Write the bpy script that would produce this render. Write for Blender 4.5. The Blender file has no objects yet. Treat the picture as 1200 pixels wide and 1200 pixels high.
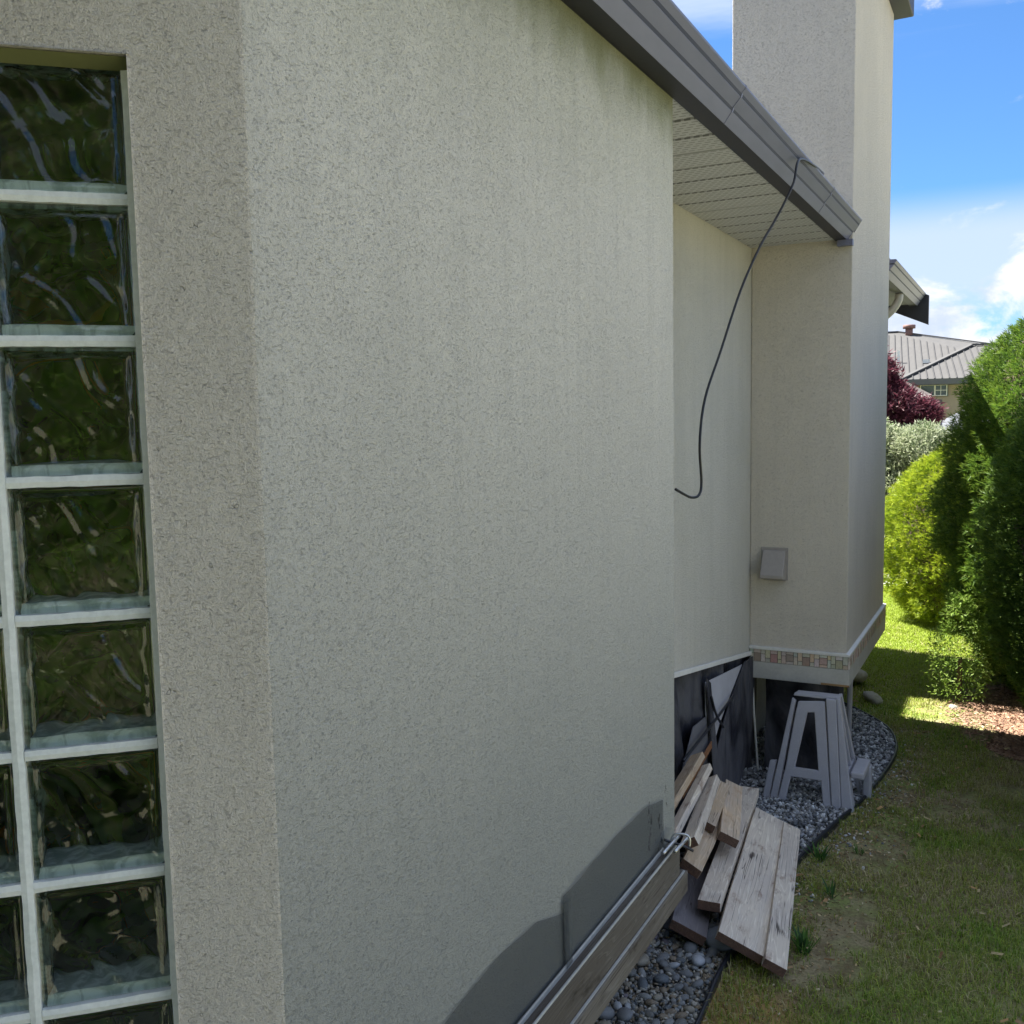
import bpy, math, random
import numpy as np
from mathutils import Matrix, Vector
R = math.radians
S = bpy.context.scene
COL = S.collection
rng = np.random.default_rng(7)
random.seed(7)

# ------------------------------------------------------------------ camera
H = 2.3
cam_d = bpy.data.cameras.new('camera'); cam = bpy.data.objects.new('camera', cam_d); COL.objects.link(cam)
r_ = Vector((0.885909, 0.463488, -0.018548)); d_ = Vector((0.028467, -0.094235, -0.995143)); f_ = Vector((-0.462985, 0.881077, -0.096678))
cam.matrix_world = Matrix(((r_.x, -d_.x, -f_.x, 0), (r_.y, -d_.y, -f_.y, 0), (r_.z, -d_.z, -f_.z, H), (0, 0, 0, 1)))
cam_d.sensor_width = 36; cam_d.lens = 36 * 1143.0 / 1200; cam_d.clip_start = .05; cam_d.clip_end = 600
S.camera = cam

# ------------------------------------------------------------------ sun, sky, exposure
SUN_EL, SUN_AZ = 60.0, -81.0           # azimuth clockwise from +Y
S.view_settings.view_transform = 'Standard'; S.view_settings.look = 'None'
S.view_settings.exposure = 2.08; S.view_settings.gamma = 1; S.view_settings.use_curve_mapping = False
sd = bpy.data.lights.new('sun', 'SUN'); sd.energy = 5.0; sd.angle = R(.53); sd.color = (1, .95, .86)
sun = bpy.data.objects.new('sun', sd); COL.objects.link(sun)
sv = Vector((math.sin(R(SUN_AZ)) * math.cos(R(SUN_EL)), math.cos(R(SUN_AZ)) * math.cos(R(SUN_EL)), math.sin(R(SUN_EL))))
sun.rotation_euler = sv.to_track_quat('Z', 'Y').to_euler(); sun.location = (-8, 0, 14)

class NT:
    """small helper for node trees"""
    def __init__(s, tree): s.t = tree; s.n = tree.nodes; s.l = tree.links
    def new(s, typ, ins=None, **kw):
        n = s.n.new(typ)
        for k, v in kw.items(): setattr(n, k, v)
        for k, v in (ins or {}).items():
            if isinstance(v, bpy.types.NodeSocket): s.l.new(v, n.inputs[k])
            else: n.inputs[k].default_value = v
        return n
    def math(s, op, a, b=0.0, c=0.0, clamp=False):
        n = s.new('ShaderNodeMath', {0: a, 1: b, 2: c}, operation=op); n.use_clamp = clamp; return n.outputs[0]
    def mix(s, f, a, b, bt='MIX'):
        n = s.new('ShaderNodeMix', {0: f}, data_type='RGBA', blend_type=bt)
        for i, v in ((6, a), (7, b)):
            if isinstance(v, bpy.types.NodeSocket): s.l.new(v, n.inputs[i])
            else: n.inputs[i].default_value = (*v, 1)
        return n.outputs[2]
    def noise(s, vec, scale, detail=3, rough=.5, dist=0, dim='3D'):
        n = s.new('ShaderNodeTexNoise', {'Scale': scale, 'Detail': detail, 'Roughness': rough, 'Distortion': dist})
        if vec is not None: s.l.new(vec, n.inputs['Vector'])
        return n.outputs['Fac']
    def ramp(s, f, pts):
        n = s.new('ShaderNodeValToRGB', {0: f}); e = n.color_ramp.elements
        while len(e) < len(pts): e.new(.5)
        for el, (p, c) in zip(e, pts): el.position = p; el.color = (*c, 1) if len(c) == 3 else c
        return n.outputs[0]
    def smooth(s, v, a, b, lo=0., hi=1.):
        n = s.new('ShaderNodeMapRange', {0: v, 1: a, 2: b, 3: lo, 4: hi}, interpolation_type='SMOOTHSTEP'); return n.outputs[0]
    def coord(s, scale=(1, 1, 1), rot=(0, 0, 0), out='Object'):
        tc = s.new('ShaderNodeTexCoord')
        return s.new('ShaderNodeMapping', {'Vector': tc.outputs[out], 'Scale': scale, 'Rotation': rot}).outputs[0]

W = bpy.data.worlds.new('World'); S.world = W; W.use_nodes = True
w = NT(W.node_tree); w.n.clear()
sky = w.new('ShaderNodeTexSky', sky_type='NISHITA', sun_disc=False, sun_elevation=R(SUN_EL), sun_rotation=R(SUN_AZ), air_density=1.0, dust_density=.4, ozone_density=2.0)
tc = w.new('ShaderNodeTexCoord'); sep = w.new('ShaderNodeSeparateXYZ', {0: tc.outputs['Generated']})
blue = w.mix(1.0, sky.outputs[0], (.38, .64, .92), 'MULTIPLY')
v1 = w.new('ShaderNodeMapping', {'Vector': tc.outputs['Generated'], 'Scale': (1, 1, 1.7), 'Location': (.37, .11, .2)}).outputs[0]
n1 = w.noise(v1, 9.5, 9, .58, .35)
v2 = w.new('ShaderNodeMapping', {'Vector': tc.outputs['Generated'], 'Scale': (1, 1, 5.5), 'Location': (.1, .7, .3)}).outputs[0]
n2 = w.noise(v2, 2.6, 6, .55, .4)
lowb = w.smooth(sep.outputs[2], .155, .075, -.06, .27)         # heaped clouds over the horizon
cum = w.smooth(w.math('ADD', n1, lowb), .565, .69)
band = w.math('MULTIPLY', w.smooth(sep.outputs[2], .205, .155, 0, 1), w.smooth(sep.outputs[2], .06, .12, 0, 1))
hi = w.smooth(sep.outputs[2], .27, .46, -.22, .42)          # broken cloud above view, thickened to brighten the shaded walls
veil = w.math('MAXIMUM', w.math('MULTIPLY', band, w.smooth(n2, .30, .52, .45, .85)), w.smooth(w.math('ADD', n2, hi), .44, .74, .02, .9))
shade = w.noise(v1, 13, 6, .6, .3)
ccol = w.mix(w.smooth(shade, .38, .62), (3.3, 3.8, 4.9), (5.2, 5.25, 5.4))
c1 = w.mix(veil, blue, (3.4, 4.0, 5.3)); c2 = w.mix(cum, c1, ccol)
bg = w.new('ShaderNodeBackground', {'Color': c2, 'Strength': .052})
out = w.new('ShaderNodeOutputWorld'); w.l.new(bg.outputs[0], out.inputs[0])
S.render.engine = 'CYCLES'
S.cycles.max_bounces = 12; S.cycles.transmission_bounces = 10; S.cycles.transparent_max_bounces = 12
S.cycles.diffuse_bounces = 4; S.cycles.caustics_refractive = True; S.cycles.caustics_reflective = False

# ------------------------------------------------------------------ materials
def newmat(name):
    m = bpy.data.materials.new(name); m.use_nodes = True; t = NT(m.node_tree)
    b = next(n for n in t.n if n.type == 'BSDF_PRINCIPLED'); return m, t, b
def bump(t, b, h, dist=.002, strength=1.0):
    n = t.new('ShaderNodeBump', {'Height': h, 'Distance': dist, 'Strength': strength}); t.l.new(n.outputs[0], b.inputs['Normal']); return n
def setc(t, b, c):
    if isinstance(c, bpy.types.NodeSocket): t.l.new(c, b.inputs['Base Color'])
    else: b.inputs['Base Color'].default_value = (*c, 1)

def stucco(name, base, dirt, algae_and_tone=False, rel=1.0, fine=1.0):
    m, t, b = newmat(name); b.inputs['Roughness'].default_value = .93; b.inputs['Specular IOR Level'].default_value = .25
    v = t.coord()
    warp = t.new('ShaderNodeTexNoise', {'Vector': v, 'Scale': 38, 'Detail': 2})
    vw = t.new('ShaderNodeVectorMath', {0: v, 1: t.new('ShaderNodeVectorMath', {0: warp.outputs['Color'], 'Scale': .009}, operation='SCALE').outputs[0]}, operation='ADD').outputs[0]
    grain = t.noise(vw, 330 * fine, 4, .7)
    lump = t.noise(vw, 85 * fine, 2, .5)
    cr = t.new('ShaderNodeTexNoise', {'Vector': vw, 'Scale': 62 * fine, 'Detail': 1}).outputs['Fac']
    ridge = t.math('ABSOLUTE', t.math('SUBTRACT', cr, .5))
    mask = t.smooth(t.noise(v, 70 * fine, 2, .6), .60, .72)
    c1 = t.math('MULTIPLY', t.smooth(ridge, .022, .0), mask)
    e1 = t.noise(t.new('ShaderNodeMapping', {'Vector': vw, 'Scale': (135 * fine, 135 * fine, 290 * fine)}).outputs[0], 1.0, 4, .7)
    e2 = t.noise(t.new('ShaderNodeMapping', {'Vector': vw, 'Scale': (210 * fine, 210 * fine, 170 * fine), 'Rotation': (.6, .5, 0)}).outputs[0], 1.0, 3, .65)
    c2 = t.math('MAXIMUM', t.smooth(e1, .555, .68), t.math('MULTIPLY', t.smooth(e2, .59, .72), .8))
    crack = t.math('MAXIMUM', c1, t.math('MULTIPLY', c2, .50))
    pv = t.new('ShaderNodeTexVoronoi', {'Vector': v, 'Scale': 26.0}).outputs['Distance']
    pit = t.smooth(pv, .10, .05)
    h = t.math('ADD', t.math('MULTIPLY', grain, .8), t.math('MULTIPLY', lump, .6))
    h = t.math('SUBTRACT', h, t.math('MULTIPLY', crack, .55)); h = t.math('SUBTRACT', h, t.math('MULTIPLY', pit, .10))
    bump(t, b, h, .0085 * rel, 1.0)
    big = t.noise(t.coord((1.6, 1.6, 1.1)), 1.0, 4, .6)
    streak = t.noise(t.coord((17, 17, .55)), 1.0, 4, .6)
    c = t.mix(t.smooth(big, .35, .68, 0, .55), base, dirt)
    c = t.mix(t.smooth(streak, .42, .74, 0, .36), c, dirt)
    drip = t.noise(t.coord((42, 42, .9)), 1.0, 3, .7); c = t.mix(t.smooth(drip, .62, .78, 0, .14), c, tuple(x * .72 for x in dirt))
    c = t.mix(t.math('MULTIPLY', crack, .56), c, (.17, .165, .15))  # shade in the crevices painted into the stucco colour
    c = t.mix(t.math('MULTIPLY', t.smooth(grain, .50, .30), .38), c, tuple(x * .50 for x in base))  # hollows between grains darkened in colour in place of their small shadows
    if algae_and_tone:
        z = t.new('ShaderNodeSeparateXYZ', {0: t.coord()}).outputs[2]
        zz = t.math('ADD', z, t.math('MULTIPLY', t.noise(t.coord((6, 6, 3)), 1.0, 4, .6), .22))
        c = t.mix(t.smooth(zz, 3.18, 3.40, 0, .85), c, (.16, .17, .05))
        c = t.mix(t.smooth(zz, 2.85, 3.25, 0, .22), c, (.42, .43, .25))
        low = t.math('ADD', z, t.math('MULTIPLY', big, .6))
        c = t.mix(t.smooth(low, 3.2, 1.15, 0, .92), c, (.33, .345, .33))  # wall grows darker and greyer towards its foot
        yy = t.new('ShaderNodeSeparateXYZ', {0: t.coord()}).outputs[1]      # black smears by the wall end
        box_ = t.math('MULTIPLY', t.math('MULTIPLY', t.smooth(yy, 2.60, 2.86), t.smooth(yy, 2.99, 2.93)), t.math('MULTIPLY', t.smooth(z, 1.19, 1.08), t.smooth(z, .85, .92)))
        sm = t.smooth(t.math('ADD', t.noise(t.coord((1, 14, 9)), 1.6, 5, .7), t.math('MULTIPLY', box_, .10)), .66, .70)
        c = t.mix(t.math('MULTIPLY', sm, box_), c, (.02, .02, .02))
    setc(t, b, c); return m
M = {}
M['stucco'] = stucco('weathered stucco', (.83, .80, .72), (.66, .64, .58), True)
M['stucco_win'] = stucco('stucco round window', (.88, .83, .75), (.76, .715, .64), False, 1.1)
M['stucco_far'] = stucco('stucco chimney', (.84, .775, .67), (.73, .675, .59), False, 1.3, .8)
M['stucco_rec'] = stucco('stucco recess', (.78, .75, .66), (.65, .63, .54), False, 1.3, .8)

def plain(name, c, rough=.6, metal=0, nscale=40, var=.18, bd=.0006, spec=.5, coord=(1, 1, 1)):
    m, t, b = newmat(name); b.inputs['Roughness'].default_value = rough; b.inputs['Metallic'].default_value = metal; b.inputs['Specular IOR Level'].default_value = spec
    v = t.coord(coord); n = t.noise(v, nscale, 4, .6); n2 = t.noise(v, nscale * .13, 3, .6)
    cc = t.mix(t.smooth(n, .3, .7, 0, var), c, tuple(x * .55 for x in c)); cc = t.mix(t.smooth(n2, .4, .7, 0, var), cc, tuple(min(1, x * 1.3) for x in c))
    setc(t, b, cc)
    if bd: bump(t, b, n, bd, .7)
    return m
M['gutter'] = plain('grey gutter paint', (.165, .172, .245), .42, nscale=25, var=.22, coord=(1, .25, 1))
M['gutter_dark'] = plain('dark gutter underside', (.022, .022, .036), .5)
M['groove'] = plain('dark groove', (.02, .02, .028), .6)
M['fascia_black'] = plain('dark brown fascia paint', (.035, .032, .04), .5)
M['white_trim'] = plain('white trim', (.74, .73, .70), .5, var=.2)
M['cream_pipe'] = plain('cream downspout', (.60, .55, .46), .45)
M['mortar'] = plain('white painted mortar', (.80, .84, .82), .7, nscale=90, var=.3, bd=.0015)
M['band'] = plain('band stucco', (.50, .49, .45), .9, nscale=60, var=.25, bd=.001)
M['concrete'] = plain('grey concrete', (.30, .30, .28), .9, nscale=30, var=.3, bd=.001)
M['path'] = plain('pale driveway', (.55, .54, .50), .9, nscale=14, var=.2)
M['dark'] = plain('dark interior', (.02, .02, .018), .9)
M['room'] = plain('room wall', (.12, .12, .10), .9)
M['black_plastic'] = plain('black plastic', (.018, .020, .028), .38)
M['cable'] = plain('black cable', (.012, .012, .016), .42)
M['metal'] = plain('zinc metal', (.55, .56, .58), .35, metal=.9)
M['white_panel'] = plain('white sheet', (.50, .50, .55), .6, nscale=10, var=.25)
M['horse'] = plain('grey plastic', (.42, .42, .475), .5, nscale=120, var=.16, bd=.0004)
M['hood'] = plain('beige hood', (.36, .33, .31), .5)
M['rusty'] = plain('rusty brown', (.22, .10, .045), .8, nscale=60, var=.5)
M['bark'] = plain('bark', (.10, .075, .055), .95, nscale=60, var=.5, bd=.004)
M['nbwall'] = plain('neighbour stucco', (.36, .29, .23), .9, nscale=3, var=.12, bd=0)
M['nbfascia'] = plain('neighbour fascia', (.075, .075, .085), .6, nscale=3, bd=0)
M['nbglass'] = plain('window glass', (.05, .08, .09), .1, nscale=2, bd=0)
M['stack'] = plain('rust red vent', (.19, .10, .085), .7, bd=0)
M['pale_rock'] = plain('pale rock', (.34, .33, .29), .9, nscale=18, var=.5, bd=.006)

def mat_soffit():
    m, t, b = newmat('perforated vinyl soffit'); b.inputs['Roughness'].default_value = .5
    tcv = t.new('ShaderNodeSeparateXYZ', {0: t.coord()})
    X = t.math('MULTIPLY', tcv.outputs[0], 1 / .034); Y = t.math('ADD', t.math('MULTIPLY', tcv.outputs[1], 1 / .02694), .06)
    row = t.math('FLOOR', Y); X2 = t.math('ADD', X, t.math('MULTIPLY', row, .5))
    fx = t.math('ABSOLUTE', t.math('SUBTRACT', t.math('FRACT', X2), .5)); fy = t.math('ABSOLUTE', t.math('SUBTRACT', t.math('FRACT', Y), .5))
    slot = t.math('MULTIPLY', t.math('LESS_THAN', fx, .33), t.math('LESS_THAN', fy, .16))
    setc(t, b, t.mix(slot, (.56, .565, .60), (.27, .27, .285))); bump(t, b, t.math('SUBTRACT', 1, slot), .002, .6)
    return m
M['soffit'] = mat_soffit()
M['soffit_plain'] = plain('soffit joint', (.03, .03, .03), .6)

def mat_wood(name, cols, stain=.5, rough=.85):
    m, t, b = newmat(name); b.inputs['Roughness'].default_value = rough; b.inputs['Specular IOR Level'].default_value = .25
    oi = t.new('ShaderNodeObjectInfo')
    off = t.new('ShaderNodeCombineXYZ', {0: t.math('MULTIPLY', oi.outputs['Random'], 37.), 1: t.math('MULTIPLY', oi.outputs['Random'], 11.)}).outputs[0]
    tcn = t.new('ShaderNodeTexCoord')
    v0 = t.new('ShaderNodeVectorMath', {0: tcn.outputs['Object'], 1: off}, operation='ADD').outputs[0]
    vg = t.new('ShaderNodeMapping', {'Vector': v0, 'Scale': (1.3, 16, 16)}).outputs[0]
    w1 = t.noise(vg, 1.0, 3, .5, .6)
    rings = t.math('FRACT', t.math('MULTIPLY', w1, 9)); rings = t.smooth(t.math('ABSOLUTE', t.math('SUBTRACT', rings, .5)), .5, .32)
    fine = t.noise(t.new('ShaderNodeMapping', {'Vector': v0, 'Scale': (5, 150, 150)}).outputs[0], 1.0, 3, .6)
    blot = t.noise(t.new('ShaderNodeMapping', {'Vector': v0, 'Scale': (6, 14, 14)}).outputs[0], 1.0, 6, .7); blot2 = t.noise(v0, 2.2, 4, .6)
    c = t.mix(t.smooth(blot2, .35, .65), cols[0], cols[1])
    c = t.mix(t.math('MULTIPLY', rings, .30), c, cols[2])
    c = t.mix(t.smooth(fine, .5, .75, 0, .4), c, cols[2])
    c = t.mix(t.smooth(blot, .52, .70, 0, stain), c, cols[3])
    split = t.noise(t.new('ShaderNodeMapping', {'Vector': v0, 'Scale': (.9, 34, 34)}).outputs[0], 1.0, 2, .5, .25)
    sp = t.math('MULTIPLY', t.smooth(t.math('ABSOLUTE', t.math('SUBTRACT', split, .5)), .012, .002), t.smooth(blot2, .42, .55))
    c = t.mix(t.math('MULTIPLY', sp, .85), c, (.04, .03, .025))
    kn = t.new('ShaderNodeTexVoronoi', {'Vector': t.new('ShaderNodeMapping', {'Vector': v0, 'Scale': (3.2, 9, 9)}).outputs[0], 'Scale': 1.0}).outputs['Distance']
    c = t.mix(t.smooth(kn, .13, .05, 0, .8), c, (.05, .035, .03))
    vr = t.math('ADD', .8, t.math('MULTIPLY', oi.outputs['Random'], .35))
    c = t.mix(1.0, c, t.new('ShaderNodeCombineColor', {0: vr, 1: vr, 2: vr}).outputs[0], 'MULTIPLY')
    setc(t, b, c)
    bump(t, b, t.math('SUBTRACT', t.math('ADD', t.math('MULTIPLY', fine, .6), t.math('MULTIPLY', blot, .3)), t.math('MULTIPLY', rings, .5)), .0018, .9)
    return m
M['wood_pale'] = mat_wood('weathered pale timber', ((.80, .72, .60), (.66, .60, .53), (.34, .26, .21), (.25, .16, .12)), .75)
M['wood_tan'] = mat_wood('tan timber', ((.72, .54, .35), (.64, .56, .47), (.34, .23, .15), (.38, .23, .14)), .6)
M['wood_grey'] = mat_wood('grey painted timber', ((.27, .25, .265), (.31, .28, .29), (.14, .13, .14), (.12, .11, .12)), .5)
M['wood_dark'] = mat_wood('old dark timber', ((.125, .11, .095), (.175, .16, .14), (.055, .045, .035), (.035, .028, .022)), .9)
M['wood_end'] = mat_wood('timber end grain', ((.20, .115, .085), (.15, .095, .07), (.05, .035, .03), (.04, .03, .03)), .5)
M['wood_strip'] = plain('white painted lath', (.40, .40, .38), .7, nscale=70, var=.4)

def mat_vcol(name, rough=.8, trans=0.0, spec=.3, nscale=0, bd=0, sheen=0):
    m, t, b = newmat(name); b.inputs['Roughness'].default_value = rough; b.inputs['Specular IOR Level'].default_value = spec
    a = t.new('ShaderNodeAttribute', attribute_name='col')
    c = a.outputs['Color']
    if nscale:
        n = t.noise(t.coord(), nscale, 3, .6); c = t.mix(t.smooth(n, .3, .7, 0, .45), c, (.05, .05, .05)) if bd else c
        if bd: bump(t, b, n, bd, .8)
    t.l.new(c, b.inputs['Base Color'])
    if trans:
        tr = t.new('ShaderNodeBsdfTranslucent', {'Color': c}); mx = t.new('ShaderNodeMixShader', {0: trans, 1: b.outputs[0], 2: tr.outputs[0]})
        o = next(n for n in t.n if n.type == 'OUTPUT_MATERIAL'); t.l.new(mx.outputs[0], o.inputs[0])
    return m
M['leaf'] = mat_vcol('foliage', .55, .38, .35)
M['grass'] = mat_vcol('grass blades', .6, .35, .25)
M['pebble'] = mat_vcol('pebbles', .75, 0, .35, 160, .0006)
M['gravel'] = mat_vcol('crushed gravel', .85, 0, .3)
M['chip'] = mat_vcol('bark chips', .9, 0, .2)

def mat_stone():
    m, t, b = newmat('river stone'); b.inputs['Roughness'].default_value = .62
    oi = t.new('ShaderNodeObjectInfo'); v = t.coord()
    n = t.noise(v, 28, 5, .65); c = t.mix(t.smooth(n, .35, .7, 0, .4), oi.outputs['Color'], (.05, .055, .06))
    sp = t.noise(v, 190, 2, .6); c = t.mix(t.smooth(sp, .58, .7, 0, .35), c, (.55, .55, .53))
    setc(t, b, c); bump(t, b, t.math('ADD', n, t.math('MULTIPLY', sp, .3)), .0015, .7); return m
M['stone'] = mat_stone()
def mat_tile():
    m, t, b = newmat('mosaic tile'); b.inputs['Roughness'].default_value = .7
    oi = t.new('ShaderNodeObjectInfo'); n = t.noise(t.coord(), 3, 4, .6)
    setc(t, b, t.mix(t.smooth(n, .3, .7, 0, .3), oi.outputs['Color'], (.15, .13, .11))); return m
M['tile'] = mat_tile()

def mat_ground():
    m, t, b = newmat('lawn soil and moss'); b.inputs['Roughness'].default_value = .95; b.inputs['Specular IOR Level'].default_value = .15
    v = t.coord(); n1 = t.noise(v, 1.7, 5, .6); n2 = t.noise(v, 9, 5, .65); n3 = t.noise(v, 60, 4, .65); n4 = t.noise(v, 240, 2, .6)
    c = t.mix(t.smooth(n1, .42, .6), (.32, .27, .16), (.23, .29, .08)); c = t.mix(t.smooth(n2, .42, .68, 0, .8), c, (.15, .105, .06))
    c = t.mix(t.smooth(n3, .4, .7, 0, .6), c, (.10, .095, .05)); c = t.mix(t.smooth(n4, .55, .75, 0, .5), c, (.24, .20, .12))
    y = t.new('ShaderNodeSeparateXYZ', {0: v}); far = t.smooth(y.outputs[1], 8, 14)
    c = t.mix(far, c, (.20, .25, .06)); c = t.mix(t.math('MAXIMUM', t.smooth(y.outputs[1], 2.2, .5), t.smooth(y.outputs[0], .8, 1.6)), c, (.24, .235, .165));  # out-of-view ground tinted to tune the light bounced onto the walls
    d = t.new('ShaderNodeVectorMath', {0: v, 1: (-.93, 3.45, 0)}, operation='DISTANCE').outputs['Value']
    c = t.mix(t.smooth(t.math('ADD', d, t.math('MULTIPLY', n2, .3)), .56, .32, 0, .85), c, (.42, .27, .11))
    setc(t, b, c); bump(t, b, t.math('ADD', n2, t.math('MULTIPLY', n3, .5)), .02, .6); return m
M['ground'] = mat_ground()
M['gravel_base'] = plain('gravel bed base', (.10, .10, .10), .95, nscale=120, var=.5, bd=.004)
M['mulch'] = plain('bark mulch', (.30, .185, .125), .95, nscale=90, var=.55, bd=.01)

def mat_glass():
    m, t, b = newmat('wavy block glass'); b.inputs['Roughness'].default_value = .0; b.inputs['Transmission Weight'].default_value = 1; b.inputs['IOR'].default_value = 1.52
    b.inputs['Base Color'].default_value = (.90, .96, .92, 1); return m
M['glass'] = mat_glass()
def mat_blockside(dark):
    m, t, b = newmat('block side wall'); b.inputs['Roughness'].default_value = .25
    n = t.noise(t.coord((1, 1, 1)), 30, 3, .6, 1.5); setc(t, b, t.mix(t.smooth(n, .35, .65), (.03, .045, .05) if dark else (.42, .50, .52), (.20, .27, .28) if dark else (.80, .88, .92))); return m
M['blockside_shaded'] = mat_blockside(True); M['blockfoot_lit'] = mat_blockside(False)  # one side wall: dark shaded copy, pale lit copy for its foot
def mat_screen():
    m, t, b = newmat('insect screen'); b.inputs['Roughness'].default_value = .7
    n = t.noise(t.coord((1, 3, 3)), 1.2, 3, .6)
    setc(t, b, t.mix(n, (.035, .045, .055), (.07, .08, .085)))
    s = t.new('ShaderNodeSeparateXYZ', {0: t.coord((1, 400, 400))})
    fy = t.math('ABSOLUTE', t.math('SUBTRACT', t.math('FRACT', s.outputs[1]), .5)); fz = t.math('ABSOLUTE', t.math('SUBTRACT', t.math('FRACT', s.outputs[2]), .5))
    weave = t.math('MAXIMUM', t.math('GREATER_THAN', fy, .30), t.math('GREATER_THAN', fz, .30))
    fac = t.math('ADD', t.math('MULTIPLY', weave, .52), .16)
    tr = t.new('ShaderNodeBsdfTransparent'); mx = t.new('ShaderNodeMixShader', {0: fac, 1: tr.outputs[0], 2: b.outputs[0]})
    o = next(n for n in t.n if n.type == 'OUTPUT_MATERIAL'); t.l.new(mx.outputs[0], o.inputs[0]); return m
M['screen'] = mat_screen()
def mat_fabric():
    m, t, b = newmat('black landscape fabric'); b.inputs['Roughness'].default_value = .6; b.inputs['Specular IOR Level'].default_value = .4
    n = t.noise(t.coord((1, 1, .5)), 4, 4, .6, .8); setc(t, b, t.mix(t.smooth(n, .35, .65), (.014, .015, .024), (.10, .10, .115)))
    bump(t, b, t.noise(t.coord((1, 5, .8)), 3, 4, .6, 1), .03, .8); return m
M['fabric'] = mat_fabric()
def mat_roof():
    m, t, b = newmat('shake roof'); b.inputs['Roughness'].default_value = .9
    n = t.noise(t.coord((3, 1, 1)), 2, 5, .6); setc(t, b, t.mix(n, (.055, .055, .057), (.09, .088, .087))); return m
M['roof'] = mat_roof()
M['roof_rib'] = plain('roof joint', (.050, .050, .053), .9, bd=0)
M['roof_grey'] = plain('grey lower roof', (.13, .14, .16), .8, nscale=4, bd=0)

# ------------------------------------------------------------------ object helpers
def link(o, parent=None):
    COL.objects.link(o)
    if parent is not None: o.parent = parent
    return o
def tag(o, label=None, cat=None, group=None, kind=None):
    if label: o['label'] = label
    if cat: o['category'] = cat
    if group: o['group'] = group
    if kind: o['kind'] = kind
    return o
def empty(name, label, cat, loc=(0, 0, 0), rz=0, group=None):
    o = bpy.data.objects.new(name, None); o.location = loc; o.rotation_euler = (0, 0, rz); o.empty_display_size = .1
    link(o); return tag(o, label, cat, group)
def pyobj(name, verts, faces, mats, parent=None, smooth=False, mi=None):
    me = bpy.data.meshes.new(name); me.from_pydata([tuple(v) for v in verts], [], [tuple(f) for f in faces])
    for mm in (mats if isinstance(mats, (list, tuple)) else [mats]): me.materials.append(mm)
    if mi is not None: me.polygons.foreach_set('material_index', mi)
    if smooth: me.polygons.foreach_set('use_smooth', [True] * len(me.polygons))
    me.update(); return link(bpy.data.objects.new(name, me), parent)
def bulk(name, V, F, mat, parent=None, col=None, smooth=False):
    """fast mesh from numpy; F is (n,3) or (n,4); col is per-vertex rgb"""
    me = bpy.data.meshes.new(name); k = F.shape[1]
    me.vertices.add(len(V)); me.vertices.foreach_set('co', np.ascontiguousarray(V, dtype=np.float32).ravel())
    me.loops.add(F.size); me.loops.foreach_set('vertex_index', np.ascontiguousarray(F, dtype=np.int32).ravel())
    me.polygons.add(len(F)); me.polygons.foreach_set('loop_start', np.arange(0, F.size, k, dtype=np.int32))
    if smooth: me.polygons.foreach_set('use_smooth', np.ones(len(F), dtype=bool))
    me.materials.append(mat); me.update(calc_edges=True)
    if col is not None:
        a = me.attributes.new('col', 'FLOAT_COLOR', 'POINT'); c4 = np.ones((len(V), 4), np.float32); c4[:, :3] = col; a.data.foreach_set('color', c4.ravel())
    return link(bpy.data.objects.new(name, me), parent)
BOXF = [(0, 3, 2, 1), (4, 5, 6, 7), (0, 1, 5, 4), (1, 2, 6, 5), (2, 3, 7, 6), (3, 0, 4, 7)]
def boxv(x0, x1, y0, y1, z0, z1):
    return [(x0, y0, z0), (x1, y0, z0), (x1, y1, z0), (x0, y1, z0), (x0, y0, z1), (x1, y0, z1), (x1, y1, z1), (x0, y1, z1)]
def bevel(o, w=.004, seg=2):
    b = o.modifiers.new('bevel', 'BEVEL'); b.width = w; b.segments = seg; b.limit_method = 'ANGLE'; b.angle_limit = R(35); return o
def box(name, x0, x1, y0, y1, z0, z1, mat, parent=None, bw=0):
    o = pyobj(name, boxv(x0, x1, y0, y1, z0, z1), BOXF, mat, parent)
    if bw: bevel(o, bw)
    return o
def prism(name, pts, axis, a0, a1, mat, parent=None, bw=0):
    """closed 2-D outline swept along an axis; pts are the other two coordinates in xyz order"""
    n = len(pts)
    def P(p, a): return (a, p[0], p[1]) if axis == 'x' else (p[0], a, p[1]) if axis == 'y' else (p[0], p[1], a)
    V = [P(p, a0) for p in pts] + [P(p, a1) for p in pts]
    F = [(i, (i + 1) % n, n + (i + 1) % n, n + i) for i in range(n)] + [tuple(range(n - 1, -1, -1)), tuple(range(n, 2 * n))]
    o = pyobj(name, V, F, mat, parent)
    import bmesh
    bm = bmesh.new(); bm.from_mesh(o.data); bmesh.ops.recalc_face_normals(bm, faces=bm.faces); bm.to_mesh(o.data); bm.free()
    if bw: bevel(o, bw)
    return o
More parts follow.
